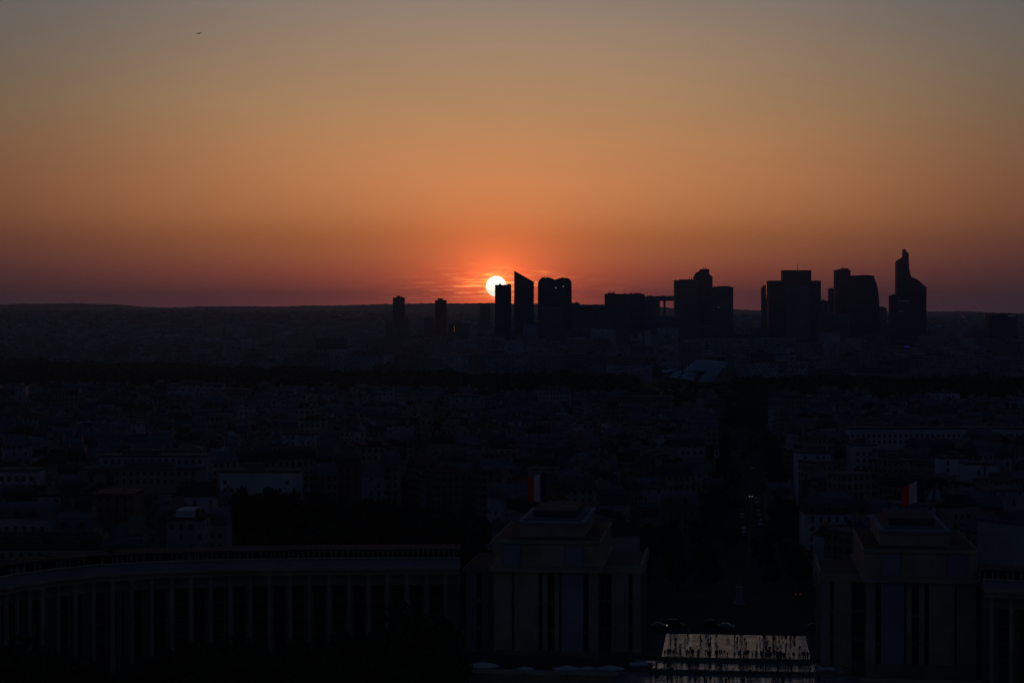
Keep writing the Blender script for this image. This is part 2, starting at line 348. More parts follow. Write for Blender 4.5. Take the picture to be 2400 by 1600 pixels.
# ------------------------------------------------------------------ palace
def palace(side, label, du, dv):
    """side -1: left pavilion and curved colonnade wing, +1: its mirror image"""
    root = thing('palace', label, 'palace', PF(side * 46 + du, 492 + dv, 0)); L = Vector(root.location)
    def T(u, v, z): p = PF(side * u + du, v + dv, z); return (p[0] - L.x, p[1] - L.y, z - L.z)
    def bx(mb, u0, u1, v0, v1, z0, z1):           # u measured as |u| from the axis (positive outwards)
        q = [T(u0, v0, 0), T(u1, v0, 0), T(u1, v1, 0), T(u0, v1, 0)]; q = [p[:2] for p in q]
        if side < 0: q = q[::-1]
        mb.prism(q, z0, z1, bot=True)
    def part(name, m_, boxes, parent=root, lab=None):
        mb = MB()
        for q in boxes: bx(mb, *q)
        o = mb.build(name, m_, parent)
        if lab: o['label'] = lab
        return o
    S, SB, SD = M['stone'], M['stone_blue'], M['stone_dark']
    # |u| of the main block 32.8 .. 59.1, inner low side 22.4 .. 32.8, outer low side 59.1 .. 65.5
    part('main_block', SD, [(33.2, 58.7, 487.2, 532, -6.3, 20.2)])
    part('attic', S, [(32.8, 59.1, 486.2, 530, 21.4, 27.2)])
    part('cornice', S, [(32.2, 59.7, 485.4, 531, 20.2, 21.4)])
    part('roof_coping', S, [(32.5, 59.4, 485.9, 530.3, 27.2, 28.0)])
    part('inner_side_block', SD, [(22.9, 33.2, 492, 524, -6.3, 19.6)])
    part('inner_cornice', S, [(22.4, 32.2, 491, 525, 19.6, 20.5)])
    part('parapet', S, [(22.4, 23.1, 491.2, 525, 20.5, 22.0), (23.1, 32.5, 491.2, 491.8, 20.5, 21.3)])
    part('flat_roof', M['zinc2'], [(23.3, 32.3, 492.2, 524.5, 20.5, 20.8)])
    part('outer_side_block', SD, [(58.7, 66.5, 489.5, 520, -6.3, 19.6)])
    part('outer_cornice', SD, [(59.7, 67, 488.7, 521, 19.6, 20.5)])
    up = part('upper_block', S, [(37.0, 53.2, 493, 529, 28.0, 31.3)]); part('upper_coping', SB, [(36.6, 53.6, 492.6, 529.4, 31.3, 31.9)], up)
    part('flat_roof', M['zinc'], [(38, 52.2, 495, 527, 31.9, 32.3)]); part('roof_ridge', M['zinc2'], [(39.5, 50.5, 500, 524, 32.3, 34.0)])
    part('terrace_roof', M['slate'], [(32.9, 59.0, 486.3, 529.9, 28.0, 28.06)]); part('terrace_roof', M['slate'], [(60.1, 66.6, 489.1, 520.6, 20.5, 20.56)])
    # attic pilaster panels
    for u0, u1, m_ in ((32.6, 36.2, S), (36.9, 41.2, SB), (41.4, 52.0, S), (52.2, 56.6, SB), (56.9, 59.2, S)):
        part('attic_panel', m_, [(u0 + .15, u1 - .15, 485.95, 486.2, 21.7, 26.9)])
    # tall piers of the front, between the floor and the cornice (|u|, from the axis outwards)
    for u0, u1, m_, v0 in ((22.9, 25.0, S, 491.4), (26.0, 30.2, S, 491.2), (33.2, 35.5, S, 486.6), (36.8, 42.1, SB, 486.0), (42.7, 43.9, S, 486.3), (45.6, 46.9, S, 486.3), (47.9, 53.8, S, 486.0), (54.4, 58.9, S, 486.5), (60.4, 62.3, SD, 489.0), (63.6, 66.2, SD, 489.0)):
        if side > 0 and m_ is SB and u0 > 40: m_ = S
        part('pier', m_, [(u0, u1, v0, v0 + 1.6, -6.3, 20.15 if u0 > 33 and u0 < 59 else 19.55)])
    # windows of the recesses with spandrels
    for u0, u1, v0 in ((30.3, 33.1, 491.8), (35.6, 36.7, 487.0), (43.9, 45.6, 487.0), (53.9, 54.3, 487.0), (47.0, 47.8, 487.0), (42.2, 42.6, 487.0), (62.4, 63.5, 489.3), (25.1, 25.9, 491.8)):
        for k, (z0, z1) in enumerate(((.5, 5.2), (6.2, 12.0), (13.0, 19.0))):
            w = part('window', M['glassdark'], [(u0 + .05, u1 - .05, v0, v0 + .15, z0, z1)])
            if u1 - u0 > 1.5: part('glazing_bar', M['metal'], [((u0 + u1) / 2 - .06, (u0 + u1) / 2 + .06, v0 - .08, v0 - .003, z0, z1)], w)
    part('plinth', SD, [(33, 59, 484.6, 486, -6.3, .9)])
    # curved colonnade wing
    if side < 0:
        pxs = [-70, -48, -28, -9, 9, 34, 64, 94, 131, 172, 215, 260, 305, 352, 399, 445, 491, 537, 583, 630, 677, 723, 770, 816, 862, 907, 953, 999, 1044]
        Dt = [(-90, 449), (0, 459), (70, 467), (150, 475), (250, 482), (400, 488), (600, 492), (800, 494), (1100, 495)]
        pts = [(p, smooth_interp(Dt, p)) for p in pxs]; path = [(p, smooth_interp(Dt, p)) for p in range(-110, 1100, 22)]
        def WP(px, D): v_ = at(px, 760, D); return Vector((v_.x - L.x, v_.y - L.y, 0))
    else:
        pxs = [2330, 2376, 2424]; Dt = [(2300, 455), (2500, 449)]
        pts = [(p, smooth_interp(Dt, p)) for p in pxs]; path = [(p, smooth_interp(Dt, p)) for p in range(2306, 2480, 22)]
        def WP(px, D): v_ = at(px, 760, D); return Vector((v_.x - L.x, v_.y - L.y, 0))
    P = [WP(*p) for p in path]
    N = []
    for i in range(len(P)):
        d = (P[min(i + 1, len(P) - 1)] - P[max(i - 1, 0)]).normalized(); N.append(Vector((-d.y, d.x, 0)))
    def band(name, m_, o0, o1, z0, z1, parent=root):
        mb = MB()
        for i in range(len(P) - 1):
            a0, a1, b0, b1 = P[i] + N[i] * o0, P[i] + N[i] * o1, P[i + 1] + N[i + 1] * o0, P[i + 1] + N[i + 1] * o1
            mb.face([(a0.x, a0.y, z0), (b0.x, b0.y, z0), (b0.x, b0.y, z1), (a0.x, a0.y, z1)]); mb.face([(b1.x, b1.y, z0), (a1.x, a1.y, z0), (a1.x, a1.y, z1), (b1.x, b1.y, z1)])
            mb.face([(a0.x, a0.y, z1), (b0.x, b0.y, z1), (b1.x, b1.y, z1), (a1.x, a1.y, z1)]); mb.face([(a1.x, a1.y, z0), (b1.x, b1.y, z0), (b0.x, b0.y, z0), (a0.x, a0.y, z0)])
        return mb.build(name, m_, parent)
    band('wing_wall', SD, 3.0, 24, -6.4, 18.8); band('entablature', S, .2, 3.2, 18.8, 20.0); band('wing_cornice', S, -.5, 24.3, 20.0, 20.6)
    band('wing_attic', SB, 1.2, 1.9, 20.6, 22.6); band('wing_coping', S, 1.0, 2.1, 22.6, 22.85); band('terrace_roof', M['zinc'], 1.9, 23.5, 20.6, 21.1)
    band('clerestory', M['glassdark'], 9.0, 18.0, 21.1, 23.8); band('roof_slab', M['slate'], 8.4, 18.6, 23.8, 24.1)
    band('lintel', S, 2.4, 3.0, 16.0, 18.8)
    for p, D in pts:
        c = WP(p, D); mb = MB(); mb.tube((c.x, c.y + .9, -6.3), (c.x, c.y + .9, 18.8), .62, .55, 12); mb.tube((c.x, c.y + .9, 18.2), (c.x, c.y + .9, 18.795), .6, .85, 12)
        mb.build('column', S, root)
    for a, c in zip(pts, pts[1:]):
        mid = WP((a[0] + c[0]) / 2, (a[1] + c[1]) / 2); w = (WP(*c) - WP(*a)).length * .55; d = WP(*c) - WP(*a); an = math.atan2(d.y, d.x); n_ = Vector((-math.sin(an), math.cos(an), 0)); q = mid + n_ * 2.9
        mb = MB(); mb.rbox(q.x, q.y, w, .12, -1, 15.8, an); wi = mb.build('window', M['glassdark'], root)
        mb = MB()
        for k in (1, 2, 3): mb.rbox(q.x - n_.x * .12, q.y - n_.y * .12, w, .1, 4.0 * k, 4.0 * k + .22, an)
        mb.build('glazing_bar', M['metal'], wi)
    k = 0.0; n_post = 0
    while k < len(P) - 1.01 and n_post < 98:
        i = int(k); f = k - i; p = P[i].lerp(P[i + 1], f) + N[i] * 8.9; mb = MB(); mb.rbox(p.x, p.y, .35, .35, 21.1, 23.79, 0); mb.build('clerestory_mullion', SB, root); k += .55; n_post += 1
    return root
PALL = palace(-1, 'stone palace with long curved colonnade, pavilion left of the esplanade', 0, 0)
PALR = palace(1, 'stone palace pavilion right of the esplanade, its wing cut by the frame', -2.2, -9)

# parapets of the terraces
def wall_thing(u0, u1, v, z0, z1, label):
    mb = MB(); mb.prism([p[:2] for p in pquad(u0, u1, v, v + .6, 0)], z0, z1); mb.prism([p[:2] for p in pquad(u0 - .1, u1 + .1, v - .1, v + .7, 0)], z1, z1 + .12)
    tag(mb.build('terrace_step', M['stone_dark']), label, 'step')
wall_thing(-18.5, 18.8, 484.6, -.6, .02, 'upper stone step in front of the esplanade crowd')
wall_thing(-24, 26, 471.1, -1.2, -.58, 'lower stone step below the middle terrace')
for s, u0, u1 in ((-1, -70, -25), (1, 27, 70)):
    mb = MB(); mb.prism([p[:2] for p in pquad(u0, u1, 466, 478, 0)], -6.3, -2.4); mb.prism([p[:2] for p in pquad(u0, u1, 466, 466.8, 0)], -2.4, -1.4)
    tag(mb.build('retaining_wall', M['stone']), 'stone retaining wall under the %s pavilion' % ('left' if s < 0 else 'right'), 'retaining wall')

# parasols and tents at the foot of the left pavilion
def parasol(px, D, w, h, label, z=0.0):
    c = at(px, 760, D); r_ = thing('parasol', label, 'parasol', (c.x, c.y, -2.4), 'cafe canopies at the foot of the palace'); mb = MB(); n = 8
    for k in range(n):
        a0, a1 = k * 2 * math.pi / n, (k + 1) * 2 * math.pi / n
        mb.face([(math.cos(a0) * w, math.sin(a0) * w * .7, h), (math.cos(a1) * w, math.sin(a1) * w * .7, h), (0, 0, h + w * .22)])
        mb.face([(math.cos(a0) * w, math.sin(a0) * w * .7, h - .25), (math.cos(a1) * w, math.sin(a1) * w * .7, h - .25), (math.cos(a1) * w, math.sin(a1) * w * .7, h), (math.cos(a0) * w, math.sin(a0) * w * .7, h)])
    mb.build('canopy', M['white'], r_); mb = MB(); mb.tube((0, 0, 0), (0, 0, h + w * .2), .07, .07); mb.build('pole', M['metal'], r_)
parasol(1131, 470, 4.2, 2.9, 'wide pale parasol left of the pavilion, below the colonnade end', -2.4)
parasol(1230, 468, 2.2, 2.6, 'small pale parasol before the big pier of the left pavilion', -2.4)
parasol(1330, 468, 3.4, 2.6, 'pale parasol in front of the left pavilion, right of its dark window bay', -2.4)
parasol(1380, 468, 2.6, 2.6, 'pale parasol second from the esplanade steps', -2.4)
parasol(1430, 467, 3.6, 2.8, 'brightest pointed parasol beside the esplanade steps', -2.4)
def kiosk(px, D, w, label, z):
    c = at(px, 760, D); r_ = thing('kiosk', label, 'kiosk', (c.x, c.y, z), 'kiosks beside the esplanade'); mb = MB(); mb.box(-w / 2, w / 2, -1.3, 1.3, 0, 2.4); mb.build('booth', M['stone_blue'], r_)
    mb = MB(); mb.box(-w / 2 - .4, w / 2 + .4, -1.7, 1.7, 2.4, 2.65); mb.build('roof', M['white'], r_); mb = MB(); mb.box(-w / 2 + .3, w / 2 - .3, -1.34, -1.303, 1.0, 2.0); mb.build('hatch', M['glassdark'], r_)
kiosk(1505, 474, 5.0, 'small kiosk with pale roof left of the esplanade steps', -2.4)
kiosk(1936, 468, 3.6, 'small kiosk with pale roof right of the esplanade steps', -2.4)

# flags
def flag(px, pybase, pytop, D, px0, px1, y0, y1, droop, label):
    base = at(px, pybase, D); top = at(px, pytop, D); r_ = thing('flagpole', label, 'flag', base, 'flags on the palace roofs')
    mb = MB(); mb.tube((0, 0, 0), (0, 0, top.z - base.z), .12, .07); mb.tube((0, 0, top.z - base.z), (0, 0, top.z - base.z + .3), .16, .02); mb.build('pole', M['metal'], r_)
    W_ = (px1 - px0) / F * D; H_ = (y1 - y0) / F * D; zt = zat(y0, D) - base.z; cols = [(.012, .02, .12), (.6, .6, .6), (.80, .010, .018)]
    for s in range(3):
        mb = MB(); n = 7
        def pt(a, c): t_ = a; return (-t_ * W_, math.sin(t_ * 9 + c * 1.2) * .45, zt - c * H_ * (1 - .25 * t_) - droop * t_ * t_ + math.sin(t_ * 7) * .15)
        for i in range(n):
            for j in range(6):
                a0, a1 = (s + i / n) / 3, (s + (i + 1) / n) / 3; c0, c1 = j / 6, (j + 1) / 6; mb.face([pt(a1, c0), pt(a0, c0), pt(a0, c1), pt(a1, c1)])
        nm = ['blue_band', 'white_band', 'red_band'][s]
        m_ = bpy.data.materials.get('cloth_' + nm)
        if not m_:
            m_ = bpy.data.materials.new('cloth_' + nm); m_.use_nodes = True; q = NB(m_.node_tree); m_.node_tree.nodes.clear()
            d_ = q.n('ShaderNodeBsdfDiffuse'); d_.inputs[0].default_value = (*cols[s], 1); t2 = q.n('ShaderNodeBsdfTranslucent'); t2.inputs[0].default_value = (*cols[s], 1)
            mx = q.n('ShaderNodeMixShader'); mx.inputs[0].default_value = .25; o_ = q.n('ShaderNodeOutputMaterial')
            q.put(mx.inputs[1], d_.outputs[0]); q.put(mx.inputs[2], t2.outputs[0]); q.put(o_.inputs[0], mx.outputs[0])
        o = mb.build(nm, m_, r_, smooth=True, weld=True)
flag(1281, 1216, 1096, 511, 1236, 1281, 1108, 1180, 1.4, 'tricolour flag on its pole over the left pavilion roof')
flag(2167, 1228, 1105, 497, 2112, 2167, 1124, 1180, 2.4, 'tricolour flag on its pole over the right pavilion roof')

# ------------------------------------------------------------------ trees
def crown_mesh(name, seed, w, h, n, ls, flat=.55):
    rnd = random.Random(seed); mb = MB(); cl = []
    for k in range(16):
        a = rnd.random() * 6.28; rr = rnd.random() ** .5 * w * .36; cl.append(Vector((math.cos(a) * rr, math.sin(a) * rr, h * (.30 + .55 * rnd.random() * (1 - rr / w)))))
    for k in range(n):
        c = rnd.choice(cl); d = Vector((rnd.gauss(0, 1), rnd.gauss(0, 1), rnd.gauss(0, 1))).normalized(); rad = w * .20 * (.55 + .5 * rnd.random())
        p = c + Vector((d.x * rad, d.y * rad, d.z * rad * .8)); s_ = ls * (.6 + .8 * rnd.random())
        q = Vector((rnd.gauss(0, 1), rnd.gauss(0, 1), rnd.gauss(0, 1))).normalized(); e1 = (d + q * .7).normalized().orthogonal().normalized(); e2 = (d + q * .7).normalized().cross(e1)
        mb.face([p - e1 * s_, p - e2 * s_ * .7, p + e1 * s_, p + e2 * s_ * .7], 0, [(0, 0)] * 4)
    me = mb.build(name, [M['leaf'], M['leaf2']][seed % 2]); m_ = me.data; bpy.data.objects.remove(me); return m_
def trunk_mesh(seed, w, h):
    rnd = random.Random(seed + 50); mb = MB(); mb.tube((0, 0, -1.0), (0, 0, h * .35), w * .035 + .12, w * .025 + .08, 7)
    for k in range(5):
        a = k * 1.26 + rnd.random(); e = (math.cos(a) * w * .22, math.sin(a) * w * .22, h * (.55 + .2 * rnd.random())); mb.tube((0, 0, h * (.24 + .02 * k)), e, w * .016 + .06, .04, 5)
    me = mb.build('trunk', M['bark']); m_ = me.data; bpy.data.objects.remove(me); return m_
TR = [(crown_mesh('crown', k, w, h, n, ls), trunk_mesh(k, w, h), w, h) for k, (w, h, n, ls) in enumerate([(11, 15, 2600, .42), (9, 13, 2200, .40), (13, 17, 3000, .45), (8, 16, 2200, .40), (12, 14, 2600, .44)])]
def tree(x, y, z, H, label, group, rnd, name='tree'):
    cm, tm, w, h = rnd.choice(TR); r_ = thing(name, label, 'tree', (x, y, z), group, rnd.random() * 6.28); s = H / h; r_.scale = (s * rnd.uniform(.9, 1.15), s * rnd.uniform(.9, 1.15), s)
    for nm, me in (('trunk', tm), ('crown', cm)):
        o = bpy.data.objects.new(nm, me); col.objects.link(o); o.parent = r_
    return r_
rt = random.Random(11)
def place_trees(spots, label, group):
    for k, (px, D, ztop) in enumerate(spots):
        p = at(px, 760, D); gz = gh(px, D) if D > 486 else -5.0; tree(p.x, p.y, gz, ztop - gz, label(px, D) if callable(label) else label, group, rt)
# the big dark wood behind the colonnade
WOOD_TOP = [(520, 1150), (545, 1128), (600, 1113), (650, 1108), (700, 1120), (800, 1135), (900, 1150), (950, 1163), (1050, 1165), (1120, 1178), (1170, 1200)]
sp_ = []
for row, D in enumerate((545, 575, 610, 645, 685, 725, 765)):
    step = 9.0 / D * F
    px = 525 + row * 13 % 40
    while px < 1165:
        lim = interp(WOOD_TOP, px); zt = min(zat(lim + rt.uniform(0, 10), D), 11 + row * 2.3 + rt.uniform(-1.5, 2)) if row < 6 else zat(lim + rt.uniform(0, 12), D)
        if zt > 6: sp_.append((px + rt.uniform(-8, 8), D + rt.uniform(-8, 8), max(9, zt)))
        px += step * rt.uniform(.8, 1.15)
def wl(px, D):
    pos = 'under white slab' if px < 700 else ('middle of wood' if px < 900 else 'near pavilion')
    return 'dark leafy tree of the wood behind colonnade, %s, %s' % ({0: 'near row', 1: 'middle row', 2: 'back row'}[0 if D < 620 else 1 if D < 700 else 2], pos)
place_trees(sp_, wl, 'trees of the wood behind the colonnade')
# trees beyond the esplanade road
sp_ = []
for D in (600, 625, 655, 690):
    px = 1512
    while px < 1890:
        if abs(px - 1750) > 34 * 690 / D * .75: sp_.append((px, D + rt.uniform(-6, 6), 11 + (D - 600) * .02 + rt.uniform(-2, 2.2)))
        px += 9.5 / D * F * rt.uniform(.85, 1.15)
place_trees(sp_, lambda px, D: 'dark clipped tree beyond the esplanade road, %s of the avenue, %s row' % ('left' if px < 1745 else 'right', 'front' if D < 612 else 'second' if D < 640 else 'third' if D < 672 else 'back'), 'trees beyond the esplanade road')
# avenue trees
sp_ = []
for k in range(26):
    f = k / 25; p = gpt(*[lerp(AV[1][i], AV[4][i], f) for i in (0, 1)]); 
    for s in (-1, 1): D = p.y + rt.uniform(-5, 5); sp_.append((1200 + (p.x + s * (13 + rt.uniform(-1, 1))) / p.y * F, D, 12.5 + rt.uniform(-1.5, 2)))
place_trees(sp_, lambda px, D: 'dark street tree lining the %s side of the avenue, %s stretch' % ('left' if px < 1757 else 'right', 'near' if D < 850 else 'middle' if D < 1000 else 'far'), 'street trees along the avenue')
# garden trees in front of the colonnade and pavilions
GT = [(960, 456, 20.5), (915, 452, 18), (1005, 452, 17.5), (880, 448, 13), (1045, 450, 12.5)]
place_trees(GT, lambda px, D: '%s garden tree hiding the last columns before the left pavilion' % {960: 'tallest', 915: 'second tallest', 1005: 'third tallest, right hand', 880: 'leftmost low', 1045: 'rightmost low'}[px], 'garden trees before the colonnade')
sp_ = [(px + rt.uniform(-10, 10), rt.uniform(434, 446), interp([(0, 15.5), (130, 13.5), (200, 8), (300, 8.5), (400, 13), (500, 15.5), (700, 14), (850, 15), (1060, 8)], px) + rt.uniform(-1.5, 1.5)) for px in range(-10, 1070, 40)]
place_trees(sp_, lambda px, D: 'black garden tree along the bottom edge, before the %s of the colonnade' % ('curved left end' if px < 260 else 'left middle' if px < 520 else 'middle' if px < 780 else 'pavilion end'), 'garden trees along the bottom edge')

# ------------------------------------------------------------------ city buildings
WIN = None
def window_proto():
    mb = MB(); mb.box(-.62, .62, -.10, .0, 0, 1.9); f = mb.build('w', M['stone_blue']); fm = f.data; bpy.data.objects.remove(f)
    mb = MB(); mb.box(-.5, -.04, -.13, -.103, .1, 1.8); mb.box(.04, .5, -.13, -.103, .1, 1.8); f = mb.build('w', M['glassdark']); pm = f.data; bpy.data.objects.remove(f)
    return fm, pm
WFR, WPA = window_proto()
def dormer_proto():
    mb = MB(); mb.box(-.7, .7, -1.5, 0, 0, 1.7); mb.box(-.85, .85, -1.65, .1, 1.7, 1.9); mb.box(-.45, .45, -1.53, -1.503, .3, 1.5, 1); f = mb.build('d', [M['zinc'], M['glassdark']]); m_ = f.data; bpy.data.objects.remove(f); return m_
DOR = dormer_proto()
def add_mesh(name, me, parent, loc, rz=0):
    o = bpy.data.objects.new(name, me); col.objects.link(o); o.parent = parent; o.location = loc; o.rotation_euler = (0, 0, rz); return o
PLAINW = {}
def plain_wall(i):
    if i not in PLAINW: PLAINW[i] = mat('plain_' + WN[i].replace(' ', '_'), [(.50, .45, .36), (.42, .37, .30), (.58, .56, .52), (.34, .30, .25), (.66, .66, .67), (.26, .17, .12), (.46, .44, .42)][i], .8, .2, var=.15, vscale=.15)
    return PLAINW[i]
class Spec:
    def __init__(s, x, y, w, d, a, h, wall, roof, style, z0=-.3): s.x, s.y, s.w, s.d, s.a, s.h, s.wall, s.roof, s.style, s.z0 = x, y, w, d, a, h, wall, roof, style, z0
    def px(s): return 1200 + s.x / s.y * F
def roof_parts(mb, sp, ox, oy, rnd, mi_roof=0, mi_ch=None, chb=None):
    "adds the roof to mb; chimneys are appended to chb as boxes (cx, cy, w, d, z0, z1, a)"
    w, d, a, h = sp.w, sp.d, sp.a, sp.h
    R0 = rect(ox, oy, w, d, a)
    if sp.style == 'mansard':
        R1 = rect(ox, oy, max(w - .2, 1), d - 2.6, a); mb.frustum(R0, R1, h, h + 3.0, mi_roof)
        R2 = rect(ox, oy, max(w - .3, .6), .6, a); mb.frustum(R1, R2, h + 3.0, h + 4.3, mi_roof); top = h + 4.3
    elif sp.style == 'gable':
        R2 = rect(ox, oy, w, .3, a); mb.frustum(R0, R2, h, h + d * .28, mi_roof); top = h + d * .28
    elif sp.style == 'hip':
        R2 = rect(ox, oy, max(w - d * .8, 1), .5, a); mb.frustum(R0, R2, h, h + d * .3, mi_roof); top = h + d * .3
    else:
        mb.prism(rect(ox, oy, w + .1, d + .1, a), h, h + .55, mi_roof); top = h + .55
        if w > 9 and rnd.random() < .8: mb.rbox(ox + rnd.uniform(-.15, .15) * w * math.cos(a), oy + rnd.uniform(-.1, .1) * d, w * rnd.uniform(.25, .5), d * rnd.uniform(.3, .5), h + .55, h + rnd.uniform(1.8, 3.2), a, mi_roof)
    if chb is not None and sp.style in ('mansard', 'gable', 'hip'):
        for s in (-1, 1):
            if rnd.random() < .75:
                lx = s * (w / 2 - .45); ly = rnd.uniform(-.2, .2) * d; cx, cy = ox + lx * math.cos(a) - ly * math.sin(a), oy + lx * math.sin(a) + ly * math.cos(a)
                chb.append((cx, cy, .7, d * rnd.uniform(.22, .42), h + .5, top + rnd.uniform(.7, 1.8), a))
    elif chb is not None and rnd.random() < .5:
        chb.append((ox + rnd.uniform(-.3, .3) * w, oy + rnd.uniform(-.2, .2) * d, 1.0, 1.4, h + .3, top + rnd.uniform(.8, 1.6), a))
    return top
def individual(sp, label, group, rnd, detail=0, name='apartment_building', cat='building'):
    r_ = thing(name, label, cat, (sp.x, sp.y, 0), group)
    mb = MB(); mb.prism(rect(0, 0, sp.w, sp.d, sp.a), sp.z0, sp.h); mb.build('wall', WALLS[sp.wall] if detail == 0 else plain_wall(sp.wall), r_)
    mb = MB(); mb.prism(rect(0, 0, sp.w + .5, sp.d + .5, sp.a), sp.h - .35, sp.h + .003); cb = []; roof_parts(mb, sp, 0, 0, rnd, 0, None, cb); ro = mb.build('roof', ROOFS[sp.roof], r_)
    for c in cb:
        m2 = MB(); m2.rbox(*c); n = max(2, int(c[3] / .7)); an = c[6]
        for k in range(n):
            t_ = (k + .5) / n - .5; qx, qy = c[0] - t_ * c[3] * math.sin(an), c[1] + t_ * c[3] * math.cos(an); m2.tube((qx, qy, c[5]), (qx, qy, c[5] + .55), .14, .11, 5, 1)
        m2.build('chimney', [M['chimney'], M['pot']], ro)
    if detail:
        nx = int((sp.w - 1) / 2.7); nz = int(sp.h / 3.1); k0 = max(0, nz - detail)
        ux, uy = math.cos(sp.a), math.sin(sp.a)
        for iz in range(k0, nz):
            for ix in range(nx):
                lx = (ix + .5 - nx / 2) * 2.7; wx, wy = lx * ux + (sp.d / 2) * uy, lx * uy - (sp.d / 2) * ux
                if sp.wall == 4 and rnd.random() < .55: continue
                f = add_mesh('window', WFR, r_, (wx, wy, iz * 3.1 + .7), sp.a); add_mesh('pane', WPA, f, (0, 0, 0))
        if sp.style == 'mansard':
            for ix in range(0, nx, 2):
                lx = (ix + .5 - nx / 2) * 2.7; dd = sp.d / 2 - .25; add_mesh('dormer', DOR, r_, (lx * ux + (dd - .9) * uy, lx * uy - (dd - .9) * ux, sp.h + .3), sp.a)
    return r_

HER = []   # (px0, px1, ytop, D) of the landmark buildings
def hero(px0, px1, ytop, D, depth, wall, roof, style, label, detail=4, rise=None, az_=0.0):
    x0, x1 = xat(px0, D), xat(px1, D); w = x1 - x0; rise = {'mansard': 4.3, 'flat': .55, 'gable': depth * .28, 'hip': depth * .3}[style] if rise is None else rise
    h = zat(ytop, D + (depth / 2 if style != 'flat' else 0)) - rise
    sp = Spec((x0 + x1) / 2, D + depth / 2, w, depth, az_, h, wall, roof, style); HER.append((px0, px1, ytop, D, sp))
    return individual(sp, label, 'larger buildings standing out among the roofs', random.Random(int(px0 * 7 + ytop)), detail)
h1 = hero(390, 476, 1212, 590, 14, 4, 4, 'flat', 'pale blank party wall building, brightest wall left of the dark wood', 0)
mb = MB(); mb.prism([(-2.8, -6.9), (2.5, -6.9), (2.5, 4), (-2.8, 4)], HER[-1][4].h + .55, HER[-1][4].h + 2.6); mb.build('roof_cabin', M['white'], h1)
hero(215, 312, 1156, 640, 18, 5, 5, 'flat', 'brown brick block with flat top left of the pale party wall', 5)
r3 = hero(232, 482, 1066, 800, 12, 6, 3, 'flat', 'long pale slab with roof terrace, upper of two stepped slabs at left', 2)
hero(190, 470, 1096, 780, 12, 3, 3, 'flat', 'long drab slab just below the upper pale terrace slab at left', 2)
hero(515, 700, 1102, 775, 12, 4, 3, 'flat', 'white walled slab rising right above the dark wood', 3)
hero(-10, 84, 1100, 720, 14, 2, 3, 'flat', 'pale flat block cut by the left frame edge, halfway down', 4)
hero(10, 62, 1026, 930, 12, 4, 0, 'gable', 'small white gabled house front near the left frame edge', 0)
hero(-30, 120, 1175, 610, 13, 0, 0, 'mansard', 'cream building with zinc mansard at left edge above the colonnade end', 5)
hero(125, 210, 1200, 600, 13, 1, 0, 'mansard', 'sand coloured mansard building between frame edge and brown brick block', 5)
hero(228, 335, 1262, 560, 12, 3, 1, 'mansard', 'low drab mansard building just over the colonnade roof at left', 3)
hero(-20, 225, 1245, 570, 12, 1, 2, 'mansard', 'long slate roofed building behind the curved colonnade end', 3)
hero(480, 530, 1190, 620, 12, 1, 0, 'mansard', 'narrow sand coloured house between party wall and dark wood', 5)
hero(660, 700, 1014, 950, 14, 2, 4, 'flat', 'modern block with stacked balconies above the dark wood', 6)
hero(702, 735, 1016, 955, 14, 4, 4, 'flat', 'white blank wall beside the modern balcony block', 0)
hero(392, 520, 900, 1580, 20, 4, 3, 'flat', 'pale modern slab standing against the dark park at left', 0)
hero(520, 582, 912, 1570, 20, 1, 3, 'flat', 'lower right extension of the pale slab against the park', 0)
hero(80, 258, 919, 1540, 18, 3, 3, 'flat', 'long drab slab against the park near the left edge', 0)
hero(878, 923, 911, 1500, 16, 4, 3, 'flat', 'small white square block with punched windows before the park', 0)
hero(1052, 1136, 926, 1460, 16, 2, 3, 'flat', 'pale block before the park below the sunset', 0)
hero(1430, 1580, 929, 1460, 18, 3, 3, 'flat', 'long drab slab before the park under the glass sails', 0)
hero(1990, 2420, 1002, 1010, 16, 2, 3, 'flat', 'very long pale slab with window rows at the right edge', 2)
hero(1888, 2040, 1166, 640, 13, 2, 1, 'mansard', 'tall windowed mansard building left behind the right pavilion', 6)
hero(1870, 1948, 1058, 860, 12, 4, 3, 'flat', 'white low block right of the avenue', 2)
hero(1996, 2056, 1040, 885, 14, 2, 0, 'flat', 'pale windowed house left of a blank white wall, right of avenue', 5)
hero(2056, 2106, 1054, 875, 14, 4, 0, 'flat', 'blank white party wall between two pale houses right of avenue', 0)
hero(2206, 2270, 1070, 835, 12, 4, 3, 'flat', 'white block above the domed roofs at right', 3)
hero(2266, 2308, 1084, 820, 12, 4, 3, 'flat', 'small white block right of the larger one at right', 2)
hero(2318, 2338, 1086, 815, 12, 4, 3, 'flat', 'narrow white tower near the right frame edge', 2)
hero(1556, 1640, 1150, 720, 12, 5, 0, 'mansard', 'brick mansard house with pale attic left of the avenue', 4)
hero(1238, 1312, 1098, 800, 12, 4, 3, 'flat', 'white block just over the left palace flag', 3)
hero(1500, 1545, 1176, 700, 12, 3, 1, 'mansard', 'drab mansard house right behind the left pavilion roof', 4)
hero(1655, 1700, 1120, 830, 12, 2, 1, 'mansard', 'pale mansard house at the left side of the avenue', 4)
hero(1800, 1860, 1130, 790, 12, 1, 0, 'mansard', 'sand coloured mansard house at the right side of the avenue', 4)
